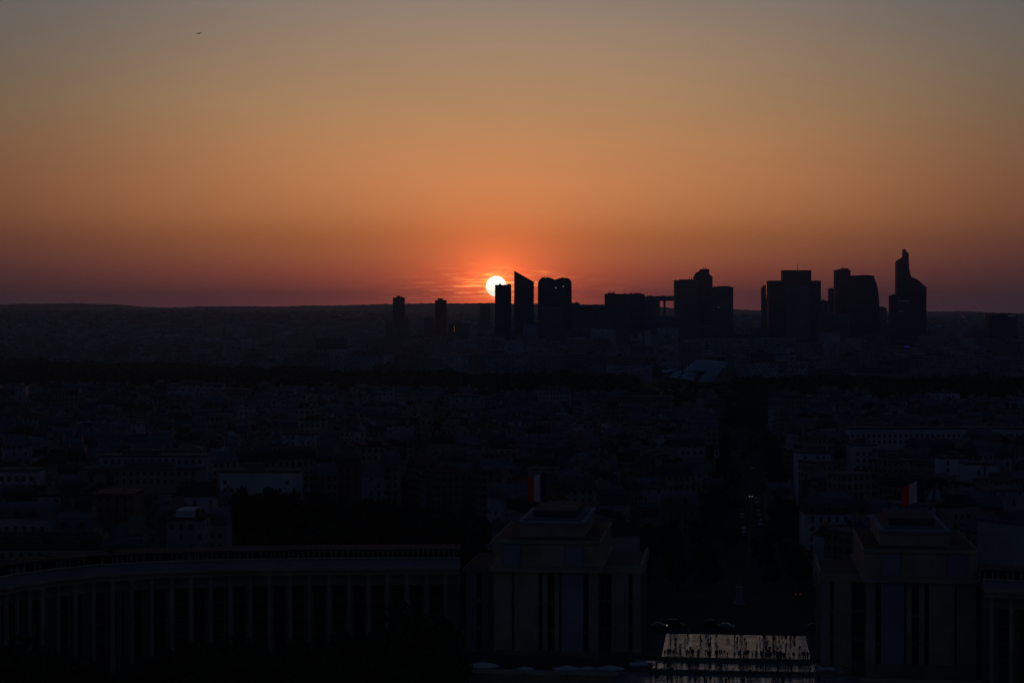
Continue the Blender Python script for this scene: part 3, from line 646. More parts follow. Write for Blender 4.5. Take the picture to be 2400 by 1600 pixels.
# the domed corner buildings at right
for px, w_, lab in ((2207, 66, 'corner building with ribbed white dome behind the right pavilion'), (2322, 56, 'second domed corner building close to the right frame edge')):
    D = 655; x = xat(px, D); r_ = thing('domed_building', lab, 'building', (x, D + 7, 0), 'domed corner buildings'); rad = w_ / 2 / F * D; h = zat(1222, D)
    n = 12; cir = lambda q: [(math.cos(k * 2 * math.pi / n) * q, math.sin(k * 2 * math.pi / n) * q) for k in range(n)]
    mb = MB(); mb.prism(cir(rad), -.3, h); mb.build('wall', WALLS[2], r_)
    mb = MB(); hh = zat(1146, D) - h
    for k in range(6):
        a0, a1 = k / 6 * 1.45, (k + 1) / 6 * 1.45; mb.frustum(cir(rad * math.cos(a0)), cir(rad * math.cos(a1)), h + hh * math.sin(a0) / math.sin(1.45), h + hh * math.sin(a1) / math.sin(1.45))
    dm = mb.build('dome', M['stone_blue'], r_); mb = MB()
    for j in range(0, n, 2):
        an = j * 2 * math.pi / n
        for k in range(6):
            a0, a1 = k / 6 * 1.45, (k + 1) / 6 * 1.45; q0, q1 = rad * math.cos(a0) + .08, rad * math.cos(a1) + .08
            mb.tube((math.cos(an) * q0, math.sin(an) * q0, h + hh * math.sin(a0) / math.sin(1.45)), (math.cos(an) * q1, math.sin(an) * q1, h + hh * math.sin(a1) / math.sin(1.45)), .45, .4, 5)
    mb.build('rib', M['slate'], dm); mb = MB(); mb.tube((0, 0, h + hh), (0, 0, h + hh + 1.6), .5, .15); mb.build('finial', M['metal'], r_)
    HER.append((px - w_ / 2, px + w_ / 2, 1146, D, None))

CITY_TOP = [(0, 907), (400, 905), (600, 906), (900, 914), (1100, 920), (1500, 921), (1700, 934), (2000, 931), (2400, 940)]
def city_end(px): return 65 * F / (interp(CITY_TOP, px) - 722)
PARK_FAR = [(0, 3650), (300, 3450), (480, 3250), (640, 2900), (800, 2520), (1000, 2400), (1300, 2380), (1500, 2250), (1740, 2200), (2400, 2150)]
# perimeter blocks on a turned street grid
def allowed(x, y, d):
    px = 1200 + x / y * F; D = y
    if D < 548: return False
    if px < -60 or px > 2460: return False
    if D > city_end(px): return False
    if 505 < px < 1180 and D < 790: return False
    if 1490 < px < 1900 and D < 712: return False
    if 1180 < px < 1490 and D < 560: return False
    if (1425 < px < 1500 and D < 640) or (1880 < px < 1960 and D < 625): return False
    if px > 1900 and D < 556: return False
    avx = interp([(a.y, a.x) for a in avp], D)
    if abs(x - avx) < 22 and D < 1500: return False
    for p0, p1, yt, HD, sp in HER:
        m_ = 9 / D * F
        if p0 - m_ < px < p1 + m_:
            if abs(D - (HD + 8)) < 17: return False
            if D < HD and HD - D < 170 and 722 + (CAMZ - 22) / D * F < yt + 26: return False
    return True
rb = random.Random(5)
specs = []
for gi in range(-22, 24):
    for gj in range(0, 34):
        bw, bd = 74, 52; cx, cy = gi * (bw + 13), 560 + gj * (bd + 12)
        ang = R(14) + .22 * math.sin(gi * .35) + .18 * math.sin(gj * .4 + 1)
        px = 1200 + cx / max(cy, 1) * F
        if px < -200 or px > 2600: continue
        hb = rb.uniform(16.5, 21.5)
        for (lx0, ly, length, rot) in ((-bw / 2, -bd / 2 + 6, bw, 0), (-bw / 2, bd / 2 - 6, bw, 0), (-bd / 2 + 12, -bw / 2 + 6, bd - 24, 1), (-bd / 2 + 12, bw / 2 - 6, bd - 24, 1)):
            s_ = 0
            while s_ < length - 5:
                w = min(rb.uniform(7.5, 16.5), length - s_); mid = lx0 + s_ + w / 2; s_ += w
                X_, Y_ = (mid, ly) if not rot else (-ly, mid)
                x = cx + X_ * math.cos(ang) - Y_ * math.sin(ang); y = cy + X_ * math.sin(ang) + Y_ * math.cos(ang)
                if y < 560 or y > 1700: continue
                a = ang + (math.pi / 2 if rot else 0)
                style = rb.choices(['mansard', 'flat', 'gable', 'hip'], [.56, .27, .10, .07])[0]
                h = hb + rb.uniform(-4.5, 2.6) + (rb.uniform(3, 9) if style == 'flat' and rb.random() < .25 else 0)
                if y > 1450: h = min(h, 20)
                wall = rb.choices(range(7), [.26, .22, .16, .14, .10, .04, .08])[0]
                roof = rb.choices([0, 1, 2], [.45, .3, .25])[0] if style == 'mansard' else rb.choices([3, 4, 0], [.5, .3, .2])[0] if style == 'flat' else rb.choices([0, 1, 5], [.4, .3, .3])[0]
                if allowed(x, y, 8): specs.append(Spec(x, y, w - .05, 12 + rb.uniform(-1, 2), a, h, wall, roof, style))
        # courtyard wings
        for k in range(rb.randint(1, 3)):
            lx, ly = rb.uniform(-20, 20), rb.uniform(-8, 8); x = cx + lx * math.cos(ang) - ly * math.sin(ang); y = cy + lx * math.sin(ang) + ly * math.cos(ang)
            if allowed(x, y, 8) and 560 < y < 1700: specs.append(Spec(x, y, rb.uniform(7, 12), rb.uniform(6, 10), ang, hb - rb.uniform(3, 9), rb.choice([4, 6, 2]), rb.choice([0, 1, 3]), rb.choice(['flat', 'gable'])))
specs = [s for s in specs if -40 < s.px() < 2440]
specs.sort(key=lambda s: s.y)
LM = [(-100, 120, 'by left frame edge'), (120, 330, 'above curved colonnade end'), (330, 535, 'left of dark wood'), (535, 800, 'behind left wood half'), (800, 1100, 'behind right wood half'),
      (1100, 1300, 'near left flag'), (1300, 1500, 'right of left flag'), (1500, 1740, 'left of avenue'), (1740, 1900, 'right of avenue'), (1900, 2110, 'left of right flag'), (2110, 2260, 'near right flag'), (2260, 2600, 'by right frame edge')]
ST = {'mansard': 'mansard', 'flat': 'flat', 'gable': 'gabled', 'hip': 'hipped'}
NIND = 264
for i, s in enumerate(specs[:NIND]):
    lm = next(l for a, c, l in LM if s.px() < c)
    size = 'narrow' if s.w < 9.5 else 'wide' if s.w > 13.5 else 'medium'
    band_ = 'first row' if s.y < 640 else 'second row' if s.y < 740 else 'third row' if s.y < 830 else 'fourth row'
    individual(s, '%s %s building, %s %s roof, %s, %s' % (size, WN[s.wall], ST[s.style], RN[s.roof], lm, band_), 'city buildings behind the palace', random.Random(i), 3 if i < 34 and s.wall < 4 and s.w > 9 else 0)
# the rest of the city, too many to count
mb = MB(); chb = []
for i, s in enumerate(specs[NIND:]):
    for q_ in range(rb.choice((0, 1, 1, 2))):
        o1, o2 = rb.uniform(-.38, .38) * s.w, rb.uniform(-.3, .3) * s.d; c_, n_ = math.cos(s.a), math.sin(s.a)
        mb.rbox(s.x + o1 * c_ - o2 * n_, s.y + o1 * n_ + o2 * c_, rb.uniform(.8, 3.5), rb.uniform(.8, 3), s.h - 1, s.h + rb.uniform(1.2, 5.2), s.a, rb.choice((2, 4, 4, 6, 13, 10, 0)))
    mb.prism(rect(s.x, s.y, s.w, s.d, s.a), s.z0, s.h, s.wall, 7 + s.roof, u0=rb.random() * 9); roof_parts(mb, s, s.x, s.y, random.Random(i), 7 + s.roof, None, chb)
for c in chb: mb.rbox(*c, 13)
tag(mb.build('rooftops', WALLS + ROOFS + [M['chimney']]), 'sea of dim apartment blocks and roofs receding to the dark park', 'rooftops', kind='stuff')
# street and courtyard trees among the roofs
rs = random.Random(3)
def blob(mb, x, y, z0, w, h, rnd, n=26, mi=0):
    for k in range(n):
        d = Vector((rnd.gauss(0, 1), rnd.gauss(0, 1), abs(rnd.gauss(0, .9)))).normalized(); rr = rnd.uniform(.55, 1.05); p = Vector((x + d.x * w / 2 * rr, y + d.y * w / 2 * rr, z0 + h * .35 + d.z * h * .62 * rr)); s_ = w * rnd.uniform(.10, .22)
        q = Vector((rnd.gauss(0, 1), rnd.gauss(0, 1), rnd.gauss(0, 1))).normalized(); e1 = (d + q * .6).orthogonal().normalized(); e2 = (d + q * .6).normalized().cross(e1)
        mb.face([p - e1 * s_, p - e2 * s_, p + e1 * s_, p + e2 * s_], mi, [(0, 0)] * 4)
mb = MB()
for k in range(700):
    D = rs.uniform(640, 1650); px = rs.uniform(-30, 2430); x = xat(px, D)
    if 505 < px < 1180 and D < 790: continue
    if 1490 < px < 1900 and D < 720: continue
    if any(p0 - 12 < px < p1 + 12 and D < HD + 20 for p0, p1, yt, HD, sp in HER): continue
    if D > city_end(px): continue
    blob(mb, x, D, 0, rs.uniform(6, 10), rs.uniform(10, 19), rs, 30)
tag(mb.build('greenery', M['leaf2']), 'dark courtyard and street greenery among the rooftops', 'greenery', kind='stuff')
# the wide park
mb = MB()
for k in range(11000):
    D = 1400 * (3700 / 1400) ** rs.random(); px = rs.uniform(-60, 2460); x = xat(px, D)
    if D > interp(PARK_FAR, px) or D < city_end(px) + 15: continue
    low = .3 if 1500 < px < 1725 and D > 1700 else 1
    blob(mb, x, D, gh(px, D) - 1, rs.uniform(9, 17) * (.5 + .5 * low), (rs.uniform(11, 17) + 2 * math.sin(px * .02)) * low, rs, 22, 0)
for k in range(40):
    p0, p1 = -200 + k * 70, -130 + k * 70; q = lambda p, D: (xat(p, D), D, gh(p, D) + (1.2 if 1490 < p < 1735 else 5))
    for j in range(8):
        f = lambda p, t_: lerp(city_end(p) + 12, interp(PARK_FAR, p), t_ / 8)
        mb.face([q(p0, f(p0, j)), q(p1, f(p1, j)), q(p1, f(p1, j + 1)), q(p0, f(p0, j + 1))])
tag(mb.build('woods', M['leaf']), 'wide dark park woods between the roofs and the towers', 'woods', kind='stuff')

# ------------------------------------------------------------------ suburbs between park and horizon
mb = MB()
for k in range(6200):
    D = 2150 * (8200 / 2150) ** rs.random(); px = rs.uniform(-40, 2440)
    if D < interp(PARK_FAR, px) or (1480 < px < 1740 and D < 2750): continue
    w, d = rs.uniform(14, 55), rs.uniform(12, 18); h = rs.choices([rs.uniform(9, 20), rs.uniform(20, 34), rs.uniform(34, 52)], [.70, .27, .03 if px > 500 else .012])[0]
    if 870 < px < 2450 and 4300 < D < 5600: h += rs.uniform(0, 12)
    z = gh(px, D); h = min(h, max(6, zat(interp([(0, 738), (700, 738), (900, 745), (1300, 748), (2400, 748)], px) + rs.random() ** 2 * 30, D) - z)) if D < 6500 else min(h, 11); wall = rs.choices(range(7), [.24, .2, .2, .14, .12, .03, .07])[0]
    mb.prism(rect(xat(px, D), D, w, d, rs.uniform(-.5, .5)), z - 3, z + h, wall, 7 + rs.choice([0, 1, 2, 3, 4]), u0=rs.random() * 9)
    if rs.random() < .5: mb.rbox(xat(px, D) + rs.uniform(-5, 5), D, rs.uniform(3, 8), 5, z + h, z + h + rs.uniform(1.5, 4), 0, 8)
tag(mb.build('suburbs', WALLS + ROOFS), 'faint mass of distant suburban blocks under the horizon', 'suburbs', kind='stuff')
mb = MB()
for k in range(4200):
    D = 2150 * (8400 / 2150) ** rs.random(); px = rs.uniform(-40, 2440)
    if D < interp(PARK_FAR, px) or (1480 < px < 1740 and D < 2500): continue
    blob(mb, xat(px, D), D, gh(px, D) - 1, rs.uniform(10, 26), rs.uniform(9, 18), rs, 12)
tag(mb.build('suburban_trees', M['leaf2']), 'dark treetops between the distant suburban blocks', 'treetops', kind='stuff')

# ------------------------------------------------------------------ the business district
TOWER_GROUP = 'towers of the business district'
def tower(px0, px1, ytop, D, m_, label, depth=None, tops=(), skew=0.0, name='office_tower', taper=0, zb=None, shape=None, front=None, extra=None, cat='tower'):
    x0, x1 = xat(px0, D), xat(px1, D); w = x1 - x0; depth = depth or max(18, min(w, 34)); cx = (x0 + x1) / 2; zb = gh((px0 + px1) / 2, D) - 3 if zb is None else zb
    r_ = thing(name, label, cat, (cx, D + depth / 2, zb), TOWER_GROUP); H = zat(ytop, D) - zb
    mb = MB()
    if shape: shape(mb, w, depth, H, lambda px: xat(px, D) - cx, lambda py: zat(py, D) - zb)
    else: mb.prism([(-w / 2 - taper, -depth / 2), (w / 2 + taper, -depth / 2), (w / 2, depth / 2), (-w / 2, depth / 2)], 0, H)
    body = mb.build('body', M[m_], r_)
    for (p0, p1, y0, kind) in tops:          # roof boxes and masts: px range, top pixel
        a, c = xat(p0, D) - cx, xat(p1, D) - cx; zt = zat(y0, D) - zb; mb = MB(); zl = H
        if kind == 'mast': mb.tube(((a + c) / 2, 0, min(zl, zt) - 1), ((a + c) / 2, 0, zt), max(1.0, (c - a) / 2), .6, 5); mb.build('mast', M['metal'], r_)
        else: mb.box(a, c, -depth / 2 + 2, depth / 2 - 2, H + .003, zt); mb.build('plant_room' if kind == 'box' else kind, M['tower_blank'], r_)
    rt_ = random.Random(int(px0 * 3))
    for k in range(0 if shape else rt_.randint(2, 4)):
        pw = rt_.uniform(2, 6); xx = rt_.uniform(-w / 2 + pw, w / 2 - pw) if w > 2.2 * pw else 0; mb = MB(); mb.box(xx - pw / 2, xx + pw / 2, -3 + k, 3 + k, H + .003, H + rt_.uniform(1.2, 3.2)); mb.build('roof_unit', M['tower_blank'], r_)
    if not shape:
        mb = MB(); mb.box(-w / 2 - .15, w / 2 + .15, -depth / 2 - .15, depth / 2 + .15, H - 2.6, H - .6); mb.build('top_band', M['tower_blank'], body)
    if extra: extra(r_, body, w, depth, H, lambda px: xat(px, D) - cx, lambda py: zat(py, D) - zb)
    return r_
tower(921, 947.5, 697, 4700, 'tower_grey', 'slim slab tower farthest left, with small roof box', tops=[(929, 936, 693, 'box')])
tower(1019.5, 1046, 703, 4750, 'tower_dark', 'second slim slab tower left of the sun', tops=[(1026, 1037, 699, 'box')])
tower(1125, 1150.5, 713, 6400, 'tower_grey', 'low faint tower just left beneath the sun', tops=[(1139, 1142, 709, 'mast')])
tower(1161, 1197.5, 667.5, 4800, 'tower_dark', 'dark tower covering the lower right of the sun', taper=1, tops=[(1192, 1197.4, 666, 'box')])
def slanted(mb, w, dp, H, X_, Z_):
    zl, zr = Z_(634), Z_(660.5); xm = X_(1219)
    poly = [(-w / 2, -2), (xm, -dp / 2), (w / 2, -dp / 2 + 3), (w / 2, dp / 2), (-w / 2, dp / 2)]; f = lambda x: zl + (zr - zl) * (x + w / 2) / w
    mb.prism(poly, 0, [f(p[0]) for p in poly])
tower(1205, 1251.5, 634, 5000, 'tower_dark', 'tower with sharply slanted top right of the sun', depth=34, shape=slanted)
def lobes(mb, w, dp, H, X_, Z_):
    prof = [(1261, 668), (1262, 660), (1265, 654.5), (1269, 651), (1274, 649.2), (1277, 649.0), (1277.8, 651.5), (1279.5, 651.5), (1280.2, 649.1), (1286, 649.8), (1292, 651.4), (1298, 654), (1301.5, 655.8), (1306, 653.6), (1312, 651.3), (1318, 650.2), (1322, 650), (1322.6, 652), (1324.4, 652), (1325, 650.2), (1330, 651.2), (1334, 653.3), (1337, 656.5), (1339, 661), (1340, 668)]
    P_ = [(X_(a), Z_(c)) for a, c in prof]
    for (xa, za), (xb, zb_) in zip(P_, P_[1:]):
        mb.face([(xa, -dp / 2, 0), (xb, -dp / 2, 0), (xb, -dp / 2, zb_), (xa, -dp / 2, za)], 0, [(xa, 0), (xb, 0), (xb, zb_), (xa, za)]); mb.face([(xb, dp / 2, 0), (xa, dp / 2, 0), (xa, dp / 2, za), (xb, dp / 2, zb_)])
        mb.face([(xa, -dp / 2, za), (xb, -dp / 2, zb_), (xb, dp / 2, zb_), (xa, dp / 2, za)])
    a, c = P_[0], P_[-1]; mb.face([(a[0], dp / 2, 0), (a[0], -dp / 2, 0), (a[0], -dp / 2, a[1]), (a[0], dp / 2, a[1])]); mb.face([(c[0], -dp / 2, 0), (c[0], dp / 2, 0), (c[0], dp / 2, c[1]), (c[0], -dp / 2, c[1])])
M['lamp'] = mat('lamp_glow', (.8, .8, .7), .5, .2, emit=(1.0, .85, .6), estr=.4)
M['lamp_warm'] = mat('warm_window_glow', (.8, .6, .3), .5, .2, emit=(1.0, .5, .18), estr=.35)
M['lamp_blue'] = mat('blue_sign_glow', (.1, .1, .5), .5, .2, emit=(.05, .05, .6), estr=.16)
M['sign_pale'] = mat('sign_pale', (.5, .52, .55), .5, .2, emit=(.4, .5, .6), estr=.022)
M['head'] = mat('headlamp_glow', (.9, .9, .9), .3, .3, emit=(1.0, .93, .8), estr=.5)
M['tail'] = mat('tail_lamp_glow', (.5, .02, .02), .3, .3, emit=(1.0, .06, .04), estr=.2)
def twolights(r_, body, w, dp, H, X_, Z_):
    for px, py in ((1303, 674.5), (1320.5, 671)):
        mb = MB(); mb.box(X_(px) - .9, X_(px) + .9, -dp / 2 - .3, -dp / 2 - .003, Z_(py) - .9, Z_(py) + .9); mb.build('lit_window', M['lamp'], r_)
tower(1261, 1340, 649, 5100, 'tower_dark', 'broad twin tower with two rounded lobes and lit windows', depth=40, shape=lobes, extra=twolights)
tower(1271, 1320, 720, 4500, 'tower_strip', 'banded tower standing in front of the twin rounded tower')
tower(1340, 1358.5, 709.5, 5300, 'tower_blank', 'small dark block touching the twin rounded tower on its right')
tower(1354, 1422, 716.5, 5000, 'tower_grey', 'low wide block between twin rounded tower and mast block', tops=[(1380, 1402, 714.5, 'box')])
tower(1418, 1510.5, 688.5, 5200, 'tower_dark', 'wide dark block with two small masts on top', depth=34, tops=[(1428, 1442, 686, 'box'), (1430, 1431, 680, 'mast'), (1438, 1439, 680, 'mast'), (1486, 1502, 686.5, 'box')])
tower(1419.5, 1478, 722.5, 4500, 'tower_strip', 'paler banded tower in front of the wide dark mast block')
tower(1510.5, 1537, 703, 5250, 'tower_blank', 'plain dark block left of the hollow cube building')
tower(1382, 1461, 809, 4000, 'tower_strip', 'low pale striped office block below the mast block', depth=24, tops=[(1400, 1440, 805, 'box')])
def prismtop(r_, body, w, dp, H, X_, Z_):
    mb = MB(); mb.prism([(-w / 2 + 4, -dp / 2 - .3), (w / 2, -dp / 2 - .3), (w / 2, -dp / 2 - .05), (-w / 2 + 4, -dp / 2 - .05)], 0, H); mb.build('pale_panel', M['white'], body)
tower(1506, 1525.5, 775, 4100, 'tower_strip', 'slim low tower with a pale blank side beneath the hollow cube', extra=prismtop)
def arch():
    D = 6200; x0, x1 = xat(1515, D), xat(1597, D); zb = gh(1550, D) - 3; w = x1 - x0; r_ = thing('hollow_cube_building', 'hollow cube shaped building, sky seen through its opening', 'building', ((x0 + x1) / 2, D + 55, zb), TOWER_GROUP)
    zt, zi, zs = zat(693.5, D) - zb, zat(705, D) - zb, zat(740, D) - zb; ll = xat(1547, D) - x0; rl = x1 - xat(1586, D)
    mb = MB(); mb.box(-w / 2, w / 2, -52, 52, zi, zt); mb.build('top_slab', M['tower_grey'], r_)
    mb = MB(); mb.box(-w / 2 + ll - 15, -w / 2 + ll, -52, 52, 0, zi - .01); mb.build('leg', M['tower_grey'], r_)
    mb = MB(); mb.box(w / 2 - rl, w / 2, -52, 52, 0, zi - .01); mb.build('leg', M['tower_grey'], r_)
    mb = MB(); mb.box(-w / 2 - 10, w / 2 + 6, -60, 60, 0, zs); mb.build('podium', M['tower_blank'], r_)
    xm = xat(1559.5, D) - (x0 + x1) / 2; mb = MB(); mb.box(xm - 3.2, xm + 3.2, -20, -14, zs - 2, zi - .01); mb.build('lift_tower', M['tower_blank'], r_)
    for p0, p1, y_ in ((1524, 1530, 692), (1553, 1560, 691.8), (1570, 1577, 692.4)):
        mb = MB(); mb.box(xat(p0, D) - (x0 + x1) / 2, xat(p1, D) - (x0 + x1) / 2, -10, 10, zt + .003, zat(y_, D) - zb); mb.build('roof_cabin', M['tower_blank'], r_)
arch()
tower(1581.5, 1628, 657, 5000, 'tower_grey', 'grey tower right of the hollow cube, masts at its corner', tops=[(1594, 1627, 654.5, 'box'), (1617, 1618, 648.5, 'mast'), (1622, 1623, 648.5, 'mast')])
def shoulder(mb, w, dp, H, X_, Z_):
    prof = [(1627.5, 647.5), (1634, 637.5), (1638, 636.8), (1645, 630.3), (1662, 630), (1662.6, 643), (1670, 648.5)]; P_ = [(X_(a), Z_(c)) for a, c in prof]
    for (xa, za), (xb, zb_) in zip(P_, P_[1:]):
        mb.face([(xa, -dp / 2, 0), (xb, -dp / 2, 0), (xb, -dp / 2, zb_), (xa, -dp / 2, za)], 0, [(xa, 0), (xb, 0), (xb, zb_), (xa, za)]); mb.face([(xb, dp / 2, 0), (xa, dp / 2, 0), (xa, dp / 2, za), (xb, dp / 2, zb_)]); mb.face([(xa, -dp / 2, za), (xb, -dp / 2, zb_), (xb, dp / 2, zb_), (xa, dp / 2, za)])
    a, c = P_[0], P_[-1]; mb.face([(a[0], dp / 2, 0), (a[0], -dp / 2, 0), (a[0], -dp / 2, a[1]), (a[0], dp / 2, a[1])]); mb.face([(c[0], -dp / 2, 0), (c[0], dp / 2, 0), (c[0], dp / 2, c[1]), (c[0], -dp / 2, c[1])])
tower(1627.5, 1670, 630, 5050, 'tower_dark', 'tall tower with chamfered shoulders, tallest of the middle cluster', depth=36, shape=shoulder, tops=[(1650, 1651, 626.5, 'mast'), (1654, 1655, 625.5, 'mast')],
      extra=lambda r_, body, w, dp, H, X_, Z_: (lambda mb: (mb.box(X_(1627.5) - .1, X_(1633.5), -dp / 2 - .2, -dp / 2 - .02, 20, Z_(649)), mb.build('side_panel', mat('rose_panel', (.26, .17, .16), .7, .2), body)))(MB()))
tower(1670.5, 1718.5, 672.5, 4950, 'tower_strip', 'square banded tower at the right of the middle cluster', tops=[(1683, 1712, 670.3, 'box')], extra=lambda r_, body, w, dp, H, X_, Z_: (lambda mb: (mb.box(X_(1681.5), X_(1686), -dp / 2 - .5, -dp / 2 - .2, Z_(723), Z_(718)), mb.build('rooftop_sign', M['sign_pale'], r_)))(MB()))
tower(1560, 1640, 745, 4700, 'tower_grey', 'broad low block in front of the middle cluster', depth=30)
tower(1640, 1700, 762, 4500, 'tower_vert', 'low finned block in front of the banded square tower', depth=26)
tower(1785.5, 1802, 673, 5250, 'tower_blank', 'thin dark tower left of the broad stepped tower', tops=[(1791, 1802, 668.5, 'box')])
def edge(r_, body, w, dp, H, X_, Z_):
    mb = MB(); mb.box(-w / 2 - .9, -w / 2 - .05, dp / 2 - 3, dp / 2, Z_(697), Z_(662)); mb.build('sunlit_edge', mat('sunlit_edge_metal', (.8, .6, .4), .15, .6, 1.0), body)  # orange sunlit edge put in as a warm-coloured reflective strip
    mb = MB(); a, c = X_(1835), X_(1902); mb.box(a, c, -dp / 2 + 4, dp / 2 - 1, H + .003, Z_(633)); mb.build('upper_block', M['tower_dark'], r_)
    mb = MB(); mb.box(X_(1842), X_(1895), -dp / 2 - 3, -dp / 2 - .05, 0, H - 12); mb.build('front_bay', M['tower_grey'], r_)
tower(1801.5, 1924, 657.5, 4900, 'tower_dark', 'broad stepped tower with raised middle and a central mast', depth=40, tops=[(1870.6, 1873.6, 617, 'mast'), (1869.4, 1875, 627, 'mast')], extra=edge)
tower(1924, 1943, 704.5, 5300, 'tower_grey', 'low block filling the gap right of the broad stepped tower')
tower(1943, 1959, 676.5, 5100, 'tower_grey', 'narrow lower shoulder tower left of the crowned tower')
tower(1958, 1993.5, 632.5, 4950, 'tower_dark', 'tall tower with stepped crown and short mast', tops=[(1973, 1989, 628.8, 'box'), (1976, 1979, 622.5, 'mast')], depth=30)
def curved(mb, w, dp, H, X_, Z_):
    prof = [(1993, 645.5), (2015, 645), (2022, 644), (2036, 644.6), (2049, 646.5), (2050.5, 656), (2055.5, 668), (2058.5, 684), (2060.5, 705), (2061.5, 735)]; P_ = [(X_(a), Z_(c)) for a, c in prof]
    for (xa, za), (xb, zb_) in zip(P_, P_[1:]):
        mb.face([(xa, -dp / 2, 0), (xb, -dp / 2, 0), (xb, -dp / 2, zb_), (xa, -dp / 2, za)], 0, [(xa, 0), (xb, 0), (xb, zb_), (xa, za)]); mb.face([(xb, dp / 2, 0), (xa, dp / 2, 0), (xa, dp / 2, za), (xb, dp / 2, zb_)]); mb.face([(xa, -dp / 2, za), (xb, -dp / 2, zb_), (xb, dp / 2, zb_), (xa, dp / 2, za)])
    a, c = P_[0], P_[-1]; mb.face([(a[0], dp / 2, 0), (a[0], -dp / 2, 0), (a[0], -dp / 2, a[1]), (a[0], dp / 2, a[1])]); mb.face([(c[0], -dp / 2, 0), (c[0], dp / 2, 0), (c[0], dp / 2, c[1]), (c[0], -dp / 2, c[1])])
tower(1993, 2061.5, 645, 4900, 'tower_dark', 'broad tower with rounded right shoulder beside the crowned tower', depth=36, shape=curved)
tower(2061, 2078, 720.5, 5300, 'tower_grey', 'small faint block between rounded tower and spire tower', tops=[(2064, 2070, 718.5, 'box')])
tower(2086.5, 2106, 692, 4850, 'tower_grey', 'lower tower joined to the left flank of the spire tower', tops=[(2092, 2106, 689.5, 'box')])
def spire(mb, w, dp, H, X_, Z_):
    prof = [(2104.5, 613), (2108, 609.5), (2113, 606.5), (2117, 604), (2121, 601), (2121.3, 583.5), (2123.5, 588.5), (2129.4, 594), (2129.7, 612), (2130.3, 626), (2132.5, 638), (2135.5, 648.5), (2140, 650.5), (2145, 652.5), (2147, 653), (2156, 660), (2164, 667), (2171.5, 672.5)]; P_ = [(X_(a), Z_(c)) for a, c in prof]
    for (xa, za), (xb, zb_) in zip(P_, P_[1:]):
        mb.face([(xa, -dp / 2, 0), (xb, -dp / 2, 0), (xb, -dp / 2, zb_), (xa, -dp / 2, za)], 0, [(xa, 0), (xb, 0), (xb, zb_), (xa, za)]); mb.face([(xb, dp / 2, 0), (xa, dp / 2, 0), (xa, dp / 2, za), (xb, dp / 2, zb_)]); mb.face([(xa, -dp / 2, za), (xb, -dp / 2, zb_), (xb, dp / 2, zb_), (xa, dp / 2, za)])
    a, c = P_[0], P_[-1]; mb.face([(a[0], dp / 2, 0), (a[0], -dp / 2, 0), (a[0], -dp / 2, a[1]), (a[0], dp / 2, a[1])]); mb.face([(c[0], -dp / 2, 0), (c[0], dp / 2, 0), (c[0], dp / 2, c[1]), (c[0], -dp / 2, c[1])])
def signs(r_, body, w, dp, H, X_, Z_):
    mb = MB(); mb.tube((X_(2122.0), 0, Z_(588)), (X_(2121.2), 0, Z_(579)), .8, .4, 6); mb.build('spire_tip', M['metal'], r_)
    mb = MB()
    for k in range(8): mb.box(X_(2104) + k * 3.7, X_(2104) + k * 3.7 + 2.2, -dp / 2 - .4, -dp / 2 - .02, Z_(706.3), Z_(704.2))
    mb.build('sign', M['sign_pale'], r_)
    mb = MB(); mb.box(X_(2105), X_(2119), -dp / 2 - .4, -dp / 2 - .02, Z_(730), Z_(728.2)); mb.build('sign', M['sign_pale'], r_)
tower(2104.5, 2171.5, 586, 4800, 'tower_dark', 'tallest tower with pointed spire and stepped sloping shoulder', depth=38, shape=spire, extra=signs)
tower(2090, 2140, 800, 4100, 'tower_dark', 'low dark block with blue sign at the spire tower foot', depth=22, extra=lambda r_, body, w, dp, H, X_, Z_: (lambda mb: (mb.box(X_(2117), X_(2134), -dp / 2 - .5, -dp / 2 - .2, Z_(813.2), Z_(810.8)), mb.build('blue_sign', M['lamp_blue'], r_)))(MB()))
tower(2144, 2173, 808, 4050, 'tower_vert', 'low block with vertical pale fins right of the blue sign', depth=22)
tower(2318.5, 2385.5, 735, 4700, 'tower_dark', 'wide isolated block near the right frame edge', depth=32, tops=[(2350, 2372, 733.5, 'box')], extra=lambda r_, body, w, dp, H, X_, Z_: (lambda mb: (mb.box(X_(2362), X_(2381), -dp / 2 - .5, -dp / 2 - .2, Z_(741.5), Z_(738.5)), mb.build('sign', M['sign_pale'], r_)))(MB()))
tower(2280, 2318, 770, 4800, 'tower_grey', 'lower block left of the wide isolated block')
tower(1050, 1100, 757, 4700, 'tower_grey', 'low block with a column of lit windows, left beneath the sun', depth=20, extra=lambda r_, body, w, dp, H, X_, Z_: [(lambda mb: (mb.box(X_(1064.3), X_(1065.5), -dp / 2 - .4, -dp / 2 - .02, Z_(py + .5), Z_(py - .5)), mb.build('lit_window', M['lamp_warm'], r_)))(MB()) for py in (765.5, 769, 772.5, 775.5)])
